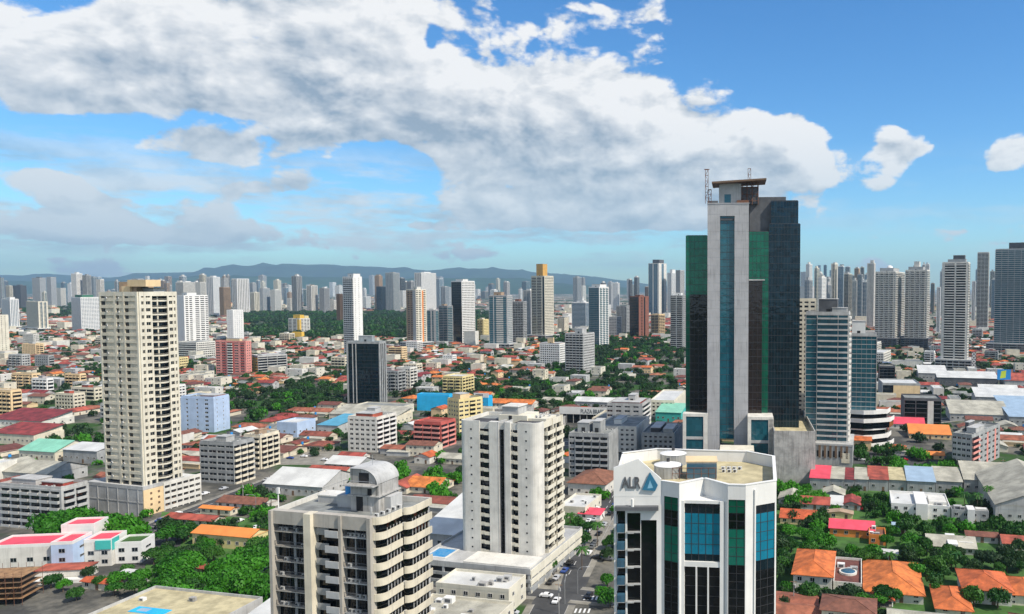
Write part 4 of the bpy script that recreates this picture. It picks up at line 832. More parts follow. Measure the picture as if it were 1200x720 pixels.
tower(TW, 'red-brown clad tower with blind dark side', 738, 748.5, 760, 348, 397, -32, [('g',3,'dgrey')], [('W',1.5),('n',1.2),('W',1),('r',1),('W',2.6)], 'brick', 'blackglass', det=1, trim='brown', roof=[(.4,.9,.2,.6,4,'brick')], land='red-brown clad tower')
tower(AB, 'terracotta and dark block of curved balconies right of the red-brown clad tower', 763, 772, 779, 369, 394, -30, 'band', 'band', 'peach', det=1)
tower(TW, 'tallest tower left of the great glass tower, blue glass with white ribs and dark crown', 760, 772, 781, 309, 371, -26, [('g',2.4),('W',.5),('g',2.4),('W',.7)], [('W',1.4),('g',1.2),('W',1.4)], 'white', 'lglass', det=1, trim='lgrey', roof=[(.25,.9,.2,.8,14,'dgrey')])
tower(TW, 'white ribbed tower just behind the tall blue glass tower with the dark crown', 782, 787, 794, 320, 371, -28, 'strip', 'strip', 'white2', 'lglass', det=1, roof=[(.3,.9,.2,.7,12,'white2')])
tower(TW, 'grey stepped tower partly hidden by the great glass tower', 792, 797, 802, 317, 372, -28, 'strip', 'grid', 'lgrey', det=1)
tower(TW, 'dark balconied tower with one white rib, in front of the white ribbed tower', 786, 800, 804, 347, 410, -12, [('b',3),('W',.3,'white2'),('b',3),('W',.4)], 'grid', 'grey', 'blackglass', det=1, roof=[(.4,.8,.2,.7,5,'white2')])
# --- right of the glass tower
r_, w_, l_, h_ = tower(TW, 'glass apartment tower with thin white floor slabs and a dark roof box', 945, 995, 1001, 368, 530, -14, [('g',7),('W',.3,'white'),('s',13,'lgrey'),('W',.3,'white'),('s',6,'lgrey'),('W',.5,'white')], [('b',4,'white'),('W',1)], 'lgrey', 'tglass', dep=430, det=1, trim='lgrey', roof=[(.28,.72,.3,.8,8,'dgrey'),(.6,.95,.2,.6,3,'lgrey')], land='slab-lined glass apartment tower', fh=3.2)
k = MB(); k.box(-2, w_+3, -6, l_+3, 0, 12, 'grey'); k.box(-2.2, w_+3.2, -6.2, l_+3.2, 12, 13, 'lgrey')
for i in range(9): k.box(-1+i*3.0, .2+i*3.0, -6.3, -6, 5, 12, 'brown')
for i in range(8): k.box(1+i*3.0, 2.6+i*3.0, -6.06, -5.99, 5.5, 9, 'black')
k.box(w_-3, w_+1.5, -6.3, -6, 2.5, 8, 'cream'); k.build('podium', r_)
r_, w_, l_, h_ = tower(OF, 'blue glass office block with a white roof frame and curved white terraces at its foot', 999, 1028, 1034, 393, 505, -12, 'glass', 'glass', 'lgrey', 'tglass', det=1, trim='lgrey', dep=485, roof=[(.0,.55,.1,.5,8.5,'white2')], land='blue glass office block')
k = MB()
for i, (a, b) in enumerate(((14, 16), (17, 20), (14, 14), (19, 17), (22, 20))):
    z = 22-i*5.0
    pth = [(-3, -a*.55), (w_*.5, -a*.7), (w_*.9, -a*.55), (w_+b*.45, -a*.15), (w_+b*.6, l_*.5)]
    k.prism(pth+[(-3, l_*.5)], z-1.0, z+.2, 'white2'); k.ribbon(pth, .3, z+.2, z+1.6, 'white2'); k.prism([(x-.5, y+1.2) for x, y in pth]+[(-3, l_*.4)], max(0, z-4.9), z-1.0, 'blackglass')
k.build('terrace', r_)
tower(TW, 'long cream tower with dark window strips seen between the glass tower and the slab-lined tower', 934, 956, 962, 352, 498, -10, [('W',.6),('n',1.8),('W',.4)]*3, 'grid', 'cream', det=1, dep=520)
tower(TW, 'plain white gridded building far behind the dark roof box', 984, 997, 1001, 349, 372, -10, 'grid', 'grid', 'white', det=1)
tower(TW, 'brown narrow tower with a rounded cap and cranes far right of the glass tower', 1001, 1006, 1013, 315, 368, -30, 'strip', 'blank', 'tan', det=1, roof=[(.2,.8,.2,.8,6,'white')])
tower(TW, 'slim grey-white gridded tower behind the tower with the white dome', 1016, 1024, 1036, 309, 385, -25, 'strip', 'grid', 'white', det=1, roof=[(.4,.9,.2,.7,8,'white')])
r_, w_, l_, h_ = tower(TW, 'banded grey apartment tower topped by a white dome', 1026, 1049, 1060, 319, 408, -25, 'bal', 'band', 'white', det=1, roof=[(.1,.8,.2,.8,7,'lgrey')], podium=(5,12,16,'dgrey'), land='tower topped by a white dome')
k = MB(); vs = []
for j in range(6):
    for i in range(16): a_, b_ = 2*math.pi*i/16, R(90*j/5); vs.append((w_*.45+5.5*math.cos(a_)*math.cos(b_), l_*.5+5.5*math.sin(a_)*math.cos(b_), h_+7.3+5.5*math.sin(b_)))
k.add(vs, [(j*16+i, j*16+(i+1) % 16, (j+1)*16+(i+1) % 16, (j+1)*16+i) for j in range(5) for i in range(16)], 'white2'); k.build('dome', r_)
tower(TW, 'banded grey apartment tower with a tall roof box, twin of the domed one', 1061, 1086, 1100, 317, 408, -25, 'bal', 'band', 'white', det=1, roof=[(.1,.8,.2,.8,6,'lgrey'),(.35,.6,.3,.7,15,'white')], podium=(5,12,16,'dgrey'))
tower(TW, 'tall white and dark apartment tower with a stepped dark crown near the street', 1104, 1134, 1142, 308, 436, -25, [('W',.8),('b',3),('W',.5),('b',3),('W',.6)], [('b',2),('W',.5),('g',2,'dgrey')], 'white', 'dglass', det=1, roof=[(.2,.9,.1,.6,4,'lgrey'),(.4,.85,.2,.6,9,'dgrey')], podium=(6,7,14,'lgrey'), land='tower with the stepped crown')
tower(TW, 'thin white tower glimpsed behind the white and dark tower', 1098, 1102, 1107, 337, 392, -25, 'strip', 'grid', 'white2', det=0)
tower(TW, 'wide pale banded tower behind the right edge glass tower', 1145, 1158, 1172, 296, 388, -25, 'band', 'bal', 'white', det=1)
tower(TW, 'broad banded glass tower at the right edge with a tall dark roof box', 1166, 1204, 1226, 292, 416, -28, 'band', 'band', 'lgrey', 'tglass', det=1, roof=[(.4,1,.1,.6,10,'dgrey')], podium=(10,10,16,'grey'), land='broad glass tower at the right edge')
tower(TW, 'white tower glimpsed behind the wide pale banded tower', 1139, 1143, 1148, 330, 384, -25, 'strip', 'grid', 'white2')
# --- left of the cream tower and further back
tower(TW, 'yellow and white tower cut by the left edge of the view', -16, -4, 8, 370, 414, -35, 'grid', 'white', 'lcream', det=1)
tower(TW, 'white ribbed tower with a small roof box at the far left', 1, 11, 21, 351, 386, -34, 'strip', 'strip', 'white2', 'lglass', det=1, roof=[(.3,.8,.2,.8,5,'white2')], podium=(5,5,6,'white'))
tower(TW, 'broad cream-white ribbed tower on a white podium at the far left', 30, 44, 55, 354, 389, -35, 'strip', 'strip2', 'lcream', 'lglass', det=1, podium=(3,3,8,'white2'), land='broad cream-white ribbed tower')
tower(TW, 'bright white slab tower with green netting on its roof', 83, 94, 116, 349, 389, -35, 'strip', 'grid', 'white2', 'lglass', det=1, roof=[(.2,.95,.1,.7,6,'net')])
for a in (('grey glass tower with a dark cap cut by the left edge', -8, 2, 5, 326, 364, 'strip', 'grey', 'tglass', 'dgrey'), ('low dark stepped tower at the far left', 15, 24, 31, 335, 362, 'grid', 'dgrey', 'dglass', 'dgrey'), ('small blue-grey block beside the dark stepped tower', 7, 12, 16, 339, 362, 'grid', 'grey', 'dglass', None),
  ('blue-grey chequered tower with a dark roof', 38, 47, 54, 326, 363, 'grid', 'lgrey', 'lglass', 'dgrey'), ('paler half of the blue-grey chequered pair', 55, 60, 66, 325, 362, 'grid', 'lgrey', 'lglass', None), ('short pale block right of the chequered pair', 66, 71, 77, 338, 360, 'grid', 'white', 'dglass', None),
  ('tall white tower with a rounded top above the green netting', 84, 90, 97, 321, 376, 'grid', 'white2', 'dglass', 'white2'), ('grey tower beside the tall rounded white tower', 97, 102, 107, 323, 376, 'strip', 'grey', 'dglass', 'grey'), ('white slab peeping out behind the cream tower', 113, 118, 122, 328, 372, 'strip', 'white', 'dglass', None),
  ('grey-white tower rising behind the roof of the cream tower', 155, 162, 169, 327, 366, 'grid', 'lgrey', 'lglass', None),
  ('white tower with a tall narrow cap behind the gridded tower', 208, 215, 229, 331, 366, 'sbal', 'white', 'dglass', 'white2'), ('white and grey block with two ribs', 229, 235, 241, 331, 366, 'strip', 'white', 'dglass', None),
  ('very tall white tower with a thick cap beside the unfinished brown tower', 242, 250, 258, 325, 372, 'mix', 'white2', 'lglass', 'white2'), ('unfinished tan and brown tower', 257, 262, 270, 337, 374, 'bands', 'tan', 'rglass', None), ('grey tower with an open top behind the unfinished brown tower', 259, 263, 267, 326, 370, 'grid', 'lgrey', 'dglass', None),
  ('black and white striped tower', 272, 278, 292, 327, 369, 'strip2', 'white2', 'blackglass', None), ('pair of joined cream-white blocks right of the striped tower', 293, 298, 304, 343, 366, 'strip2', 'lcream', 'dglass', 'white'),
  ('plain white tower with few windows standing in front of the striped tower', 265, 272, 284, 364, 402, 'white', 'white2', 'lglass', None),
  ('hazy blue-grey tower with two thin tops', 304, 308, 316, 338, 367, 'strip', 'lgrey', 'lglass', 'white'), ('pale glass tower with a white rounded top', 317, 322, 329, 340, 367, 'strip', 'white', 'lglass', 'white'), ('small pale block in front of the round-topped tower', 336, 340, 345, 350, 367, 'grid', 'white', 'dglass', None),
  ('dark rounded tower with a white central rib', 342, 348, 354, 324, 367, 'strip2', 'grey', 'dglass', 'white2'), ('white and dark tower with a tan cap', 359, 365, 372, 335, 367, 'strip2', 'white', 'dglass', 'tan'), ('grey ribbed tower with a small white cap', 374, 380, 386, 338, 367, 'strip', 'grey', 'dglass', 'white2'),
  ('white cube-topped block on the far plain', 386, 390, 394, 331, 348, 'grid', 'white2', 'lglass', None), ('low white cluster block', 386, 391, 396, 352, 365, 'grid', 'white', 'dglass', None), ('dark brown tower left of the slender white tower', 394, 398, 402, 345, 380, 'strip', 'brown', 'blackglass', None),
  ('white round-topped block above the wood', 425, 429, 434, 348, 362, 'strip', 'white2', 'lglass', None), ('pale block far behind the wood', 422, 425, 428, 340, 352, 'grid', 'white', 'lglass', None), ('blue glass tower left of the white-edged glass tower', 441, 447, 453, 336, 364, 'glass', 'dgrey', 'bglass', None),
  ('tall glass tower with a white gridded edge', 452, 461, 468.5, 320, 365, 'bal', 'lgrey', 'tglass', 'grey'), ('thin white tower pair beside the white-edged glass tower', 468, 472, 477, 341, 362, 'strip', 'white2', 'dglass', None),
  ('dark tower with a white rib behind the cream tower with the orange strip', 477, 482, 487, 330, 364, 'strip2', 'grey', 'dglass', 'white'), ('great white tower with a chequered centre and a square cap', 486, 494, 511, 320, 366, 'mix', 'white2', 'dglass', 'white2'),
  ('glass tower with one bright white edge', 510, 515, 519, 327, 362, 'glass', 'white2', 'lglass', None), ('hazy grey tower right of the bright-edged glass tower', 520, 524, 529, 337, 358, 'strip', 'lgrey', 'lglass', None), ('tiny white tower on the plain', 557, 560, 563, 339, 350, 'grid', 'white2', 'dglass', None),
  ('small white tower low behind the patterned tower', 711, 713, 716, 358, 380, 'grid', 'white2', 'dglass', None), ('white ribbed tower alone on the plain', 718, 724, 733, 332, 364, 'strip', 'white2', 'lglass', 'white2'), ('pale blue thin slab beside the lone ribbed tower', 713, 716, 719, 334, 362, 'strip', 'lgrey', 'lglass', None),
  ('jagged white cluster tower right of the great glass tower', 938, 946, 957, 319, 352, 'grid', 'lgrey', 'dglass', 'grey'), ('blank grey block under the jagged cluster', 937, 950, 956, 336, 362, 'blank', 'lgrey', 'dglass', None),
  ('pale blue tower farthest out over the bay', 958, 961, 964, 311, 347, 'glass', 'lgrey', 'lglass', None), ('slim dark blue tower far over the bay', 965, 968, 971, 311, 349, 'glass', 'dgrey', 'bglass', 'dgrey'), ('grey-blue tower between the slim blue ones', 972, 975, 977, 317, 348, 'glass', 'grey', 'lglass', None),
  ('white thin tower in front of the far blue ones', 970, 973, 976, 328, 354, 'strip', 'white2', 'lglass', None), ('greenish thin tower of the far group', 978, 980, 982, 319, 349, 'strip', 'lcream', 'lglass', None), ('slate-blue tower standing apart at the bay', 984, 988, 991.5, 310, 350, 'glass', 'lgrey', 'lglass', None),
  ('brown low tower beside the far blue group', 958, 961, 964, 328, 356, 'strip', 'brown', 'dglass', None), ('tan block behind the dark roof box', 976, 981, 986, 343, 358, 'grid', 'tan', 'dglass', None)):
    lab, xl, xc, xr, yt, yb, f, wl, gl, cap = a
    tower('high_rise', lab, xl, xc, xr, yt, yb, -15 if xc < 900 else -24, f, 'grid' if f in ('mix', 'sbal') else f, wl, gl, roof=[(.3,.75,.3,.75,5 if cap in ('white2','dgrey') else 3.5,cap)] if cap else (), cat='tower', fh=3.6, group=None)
# --- near and middle low buildings
tower(AB, 'pale blue apartment block with small windows and a blue water tank', 208, 246, 252, 467, 508, -10, [('W',3),('n',1.1),('W',5),('n',1),('W',4),('n',2),('W',3)], 'dots', 'blue', det=3, roof=[(.55,1,.1,.8,1.6,'tilered')], land='pale blue block', l=14)
tower(AB, 'grey apartment block of cream parapets, darker and nearer of a pair', 229, 268, 292, 521, 570, -13, [('n',3,'grey'),('W',.5,'grey'),('n',3,'grey'),('W',.5,'grey'),('n',3,'grey'),('W',.5,'grey'),('n',3,'grey')], [('b',5,'cream'),('W',.8,'grey')]*3, 'grey', det=3, roof=[(.3,.6,.3,.7,2.6,'lgrey')], land='grey block with cream parapets')
tower(AB, 'cream-balconied apartment block, farther and right of a pair', 281, 300, 322, 512, 552, -13, 'sbal', 'sbal', 'cream', det=3, roof=[(.3,.6,.3,.7,2.6,'tan')])
tower(AB, 'white six-storey apartment block with pinkish roof deck', 405, 438, 461, 491, 532, -14, [('W',.7),('n',1.5),('W',1),('n',1.5),('W',1),('n',1.5),('W',1),('n',1.5),('W',1),('n',1.5),('W',.7)], [('b',3.5,'white2'),('W',.5)]*3, 'white', det=3, roof=[(.2,.8,.1,.6,2.4,'tilered'),(.3,.6,.5,.8,4.5,'lgrey')], land='white six-storey block')
tower(AB, 'red-walled apartment block with bright red roof and open galleries', 483, 514, 531, 497, 527, -16, [('b',4,'pink'),('W',.5)]*3, [('b',4,'pink'),('W',.5)]*2, 'redwall', det=2, land='red-walled block', rooftop='tilered')
tower(AB, 'light yellow stepped apartment block with brown roof box', 523, 536, 563, 470, 512, -38, 'grid2', [('n',2),('W',.8),('n',2),('W',.6),('b',3),('W',.8),('n',2),('W',.8)], 'lyellow', det=2, roof=[(.2,.9,.1,.5,4,'peach')], land='light yellow block')
tower('shop_building', 'bright cyan building with a white name board', 552, 570, 575, 466, 488, -12, [('W',3),('n',1),('W',1),('n',1),('W',1),('n',1),('W',3)], 'blank', 'cyan', det=2)
tower(WH, 'blue-walled warehouse with a white sheet roof', 487, 524, 529, 464, 483, -10, 'blank', 'blank', 'cyan', det=0, rooftop='roofwhite', land='blue-walled warehouse')
tower(AB, 'grey concrete apartment block with wide balconies behind the white twin-winged tower', 666, 712, 723, 511, 560, -10, [('n',2.2),('W',.5),('b',3,'grey'),('W',.5),('b',3,'grey'),('W',.5),('b',3,'grey'),('W',.5),('b',3,'grey'),('W',.4)], 'blank', 'grey', det=3, roof=[(.1,.4,.4,.9,5,'grey'),(.5,.7,.4,.9,6,'grey')], dep=400, land='grey concrete block')
tower(AB, 'white mid-rise with red roof terrace and stacked rounded balconies', 711, 752, 762, 475, 514, -10, [('n',1.6),('W',1),('n',1.6),('W',1),('n',1.6),('W',1),('n',1.6),('W',1)], [('b',3.5,'white2'),('W',.5)], 'lgrey', det=2, roof=[(.1,.9,.1,.9,1.2,'tilered'),(.5,.7,.4,.8,5,'lgrey')], land='red-terraced mid-rise')
tower('office_block', 'low cream building with an ochre band among rooftops', 693, 735, 748, 493, 512, -9, 'strip', 'grid2', 'cream', det=1)
tower('office_block', 'white flat building with stepped roof in front of the cream banded one', 700, 745, 760, 502, 532, -9, 'grid2', 'blank', 'white', det=2, roof=[(.3,.5,.3,.7,3,'white2')])
tower('office_block', 'long low grey building with dark windows beside the great tower', 752, 790, 800, 510, 540, -8, 'grid2', 'blank', 'grey', det=1, roof=[(.2,.5,.2,.8,2.5,'roofdk'),(.6,.9,.2,.7,2,'lgrey')])
tower('office_block', 'low cream row of shops with white frame right of the red-terraced mid-rise', 762, 790, 803, 471, 490, -8, 'grid2', 'blank', 'lcream', det=1, rooftop='roofwhite')
tower('condominium', 'white courtyard building with orange roof and an ochre cross-shaped gable', 632, 655, 662.5, 404, 428, -20, 'grid', 'grid', 'white2', det=1, roof=[(.0,1,.0,1,1.5,'tileorange'),(.4,.7,.0,.12,9,'peach')], rooftop='tileorange', land='white building with orange roof')
tower('office_block', 'grey-roofed institutional block with a yellow gable', 291, 300, 334, 418, 440, -40, [('n',2,'yellow'),('W',1,'yellow'),('n',2,'yellow')], 'band', 'lgrey', det=2, rooftop='roofwhite', roof=[(.2,.8,.2,.8,1,'lgrey')], land='block with the yellow gable')
tower(AB, 'brown brick mid-rise block with grey decks on its roof', 1120, 1142, 1215, 512, 556, -40, [('n',3,'lgrey'),('W',1,'lgrey')]*4, [('b',5,'pink'),('W',1,'lgrey'),('n',1.6),('W',1.6),('n',1.6),('W',1.2,'pink'),('n',1.6),('W',1.6),('n',1.6),('W',1.2,'pink'),('n',1.6),('W',1.2)], 'grey', det=3, roof=[(.15,.35,.3,.5,5,'dgrey'),(.4,.9,.2,.5,3,'lgrey')], land='brick mid-rise block', dep=415, l=46)
tower('office_block', 'dark glass block with a white flank right of the terraces', 1062, 1105, 1111, 469, 502, -10, [('g',3),('W',.2),('g',3),('W',.2),('W',1.6,'white'),('g',2)], 'blank', 'dgrey', 'blackglass', det=1, land='dark white-flanked block')
tower('office_block', 'long building with an ochre wall under a white sheet roof', 1036, 1080, 1088, 451, 474, -8, [('r',2),('W',5,'peach')], 'blank', 'grey', det=0, rooftop='roofwhite')
tower('office_block', 'black cylinder-roofed hall near the blue glass block', 1032, 1050, 1057, 430, 452, -10, 'dark', 'dark', 'dgrey', 'blackglass', det=0, rooftop='roofbeige')

tower(AB, 'grey concrete framed block of open galleries left of the big round trees', -10, 62, 86, 574, 626, -13, 'sbal', 'sbal', 'lgrey', det=3, roof=[(.1, .5, .2, .8, 2.4, 'lgrey'), (.55, .9, .3, .7, 1.6, 'tilered')], land='grey gallery block', l=11, rooftop='tilebrown')
# ================================================================ low buildings with pitched or flat roofs
def gable_roof(b, w, l, h, rh, m, ov=.5, axis='x', wall=None):
    if axis == 'x':     # ridge runs along x
        v = [(-ov, -ov, h), (w+ov, -ov, h), (w+ov, l+ov, h), (-ov, l+ov, h), (-ov, l/2, h+rh), (w+ov, l/2, h+rh)]
        f = [(0, 1, 5, 4), (2, 3, 4, 5)]; g = [[(0, 0, h-.01), (0, l, h-.01), (0, l/2, h+rh-.15)], [(w, 0, h-.01), (w, l, h-.01), (w, l/2, h+rh-.15)]]
    else:
        v = [(-ov, -ov, h), (w+ov, -ov, h), (w+ov, l+ov, h), (-ov, l+ov, h), (w/2, -ov, h+rh), (w/2, l+ov, h+rh)]
        f = [(0, 4, 5, 3), (1, 2, 5, 4)]; g = [[(0, 0, h-.01), (w, 0, h-.01), (w/2, 0, h+rh-.15)], [(0, l, h-.01), (w, l, h-.01), (w/2, l, h+rh-.15)]]
    b.add(v, f, m); b.add([(x, y, z-.16) for x, y, z in v], f, m)
    for i, j in ((0, 1), (1, 2), (2, 3), (3, 0)): b.add([v[i], v[j], (v[j][0], v[j][1], h-.16), (v[i][0], v[i][1], h-.16)], [(0, 1, 2, 3)], m)
    return g
def hip_roof(b, w, l, h, rh, m, ov=.7):
    q_ = min(w, l)/2
    if w >= l: r0, r1 = (q_, l/2), (w-q_, l/2)
    else: r0, r1 = (w/2, q_), (w/2, l-q_)
    v = [(-ov, -ov, h), (w+ov, -ov, h), (w+ov, l+ov, h), (-ov, l+ov, h), (*r0, h+rh), (*r1, h+rh)]
    f = [(0, 1, 5, 4), (1, 2, 5), (2, 3, 4, 5), (3, 0, 4)] if w >= l else [(0, 1, 4), (1, 2, 5, 4), (2, 3, 5), (3, 0, 4, 5)]
    b.add(v, f, m); b.add([(x, y, h-.18) for x, y, z in v[:4]], [(3, 2, 1, 0)], m)
    for i, j in ((0, 1), (1, 2), (2, 3), (3, 0)): b.add([v[i], v[j], (v[j][0], v[j][1], h-.18), (v[i][0], v[i][1], h-.18)], [(0, 1, 2, 3)], m)
    for i, j in ((0, 4), (1, 5 if w >= l else 4), (2, 5), (3, 4 if w >= l else 5), (4, 5)): b.bar(tuple(v[i]), tuple(v[j]), .14, m, 4)
def low(name, lab, cat, xl, xr, yk, ye, yb, kind, rt, wl, rot=-13, rh=None, group=None, fl=1, land=None, clutter=0):
    """front eaves seen from xl to xr at row ye, rear eaves at row yk, foot of the front at row yb"""
    dep = 90000/(yb-338); (ox, oy), w, _, ra = corner_box(xl, xr, None, dep, rot); h = max(2.6, at_y(xr, ye, dep)[1])
    mid = at((xl+xr)/2, yk, h); l = max(4, (mid[1]-(oy+dep)/2)*math.cos(ra)); root = thing(name, lab, cat, (ox, oy, 0), ra, group)
    cx, cy = ox+w/2*math.cos(ra)-l/2*math.sin(ra), oy+w/2*math.sin(ra)+l/2*math.cos(ra)
    for a_ in (.25, .75):
        for b_ in (.25, .75): keep(ox+w*a_*math.cos(ra)-l*b_*math.sin(ra), oy+w*a_*math.sin(ra)+l*b_*math.cos(ra), max(w, l)*.32+3)
    if land: LAND.append((land, cx, cy))
    wm = MB(); wm.box(0, w, 0, l, 0, h-.02, wl); rm = MB(); rh = rh or (min(w, l)*.2 if kind != 'flat' else .9)
    if kind == 'gable':
        for tri in gable_roof(rm, w, l, h, rh, rt, axis='x' if w > l else 'y'): wm.add(tri, [(0, 1, 2)], wl)
    elif kind == 'gabley':
        for tri in gable_roof(rm, w, l, h, rh, rt, axis='y'): wm.add(tri, [(0, 1, 2)], wl)
    elif kind == 'hip': hip_roof(rm, w, l, h, rh, rt)
    elif kind == 'flat':
        rm.box(.25, w-.25, .25, l-.25, h-.02+.001, h+.1, rt); wm.ribbon([(-.03, -.03), (w+.03, -.03), (w+.03, l+.03), (-.03, l+.03)], .28, h-.3, h+rh, wl, closed=True)
    elif kind == 'mono':
        rm.add([(-.4, -.4, h), (w+.4, -.4, h), (w+.4, l+.4, h+rh), (-.4, l+.4, h+rh), (-.4, -.4, h-.15), (w+.4, -.4, h-.15), (w+.4, l+.4, h+rh-.15), (-.4, l+.4, h+rh-.15)], [(0, 1, 2, 3), (7, 6, 5, 4), (0, 4, 5, 1), (1, 5, 6, 2), (2, 6, 7, 3), (3, 7, 4, 0)], rt)
        wm.prism([(w*.02, .1), (w*.98, .1), (w*.98, l*.98), (w*.02, l*.98)], h-.03, [h-.02, h-.02, h+rh-.2, h+rh-.2], wl)
    wm.build('wall', root); rf_ = rm.build('roof', root)
    fh = h/fl
    for f_ in range(fl):
        n_ = max(2, int(w/3.6)); 
        for i in range(n_):
            if f_ == 0 and i == n_//2: d_ = MB(); d_.box(-.6, .6, -.06, .1, 0, min(2.3, h-.4), 'brown'); d_.build('door', root, (w*(i+.5)/n_, 0, 0)); continue
            inst(window_mesh(1.5, min(1.4, fh*.5)), 'window', root, (w*(i+.5)/n_, 0, f_*fh+fh*.34))
        for i in range(max(1, int(l/5))): inst(window_mesh(1.3, min(1.3, fh*.5)), 'window', root, (w, l*(i+.5)/max(1, int(l/5)), f_*fh+fh*.34), HALF)
    for j in range(clutter):
        b_ = MB(); s_ = random.uniform(.5, 1.5); zt = random.uniform(.5, 1.7); b_.box(-s_, s_, -s_*.7, s_*.7, 0, zt, random.choice(('lgrey', 'white2', 'conc'))); b_.box(-s_*.6, s_*.6, -s_*.7-.05, -s_*.7, zt*.2, zt*.8, 'dgrey'); b_.build('roof_unit', rf_, (random.uniform(.12, .88)*w, random.uniform(.12, .88)*l, h+.1))
    return root, w, l, h
SH = 'shed'
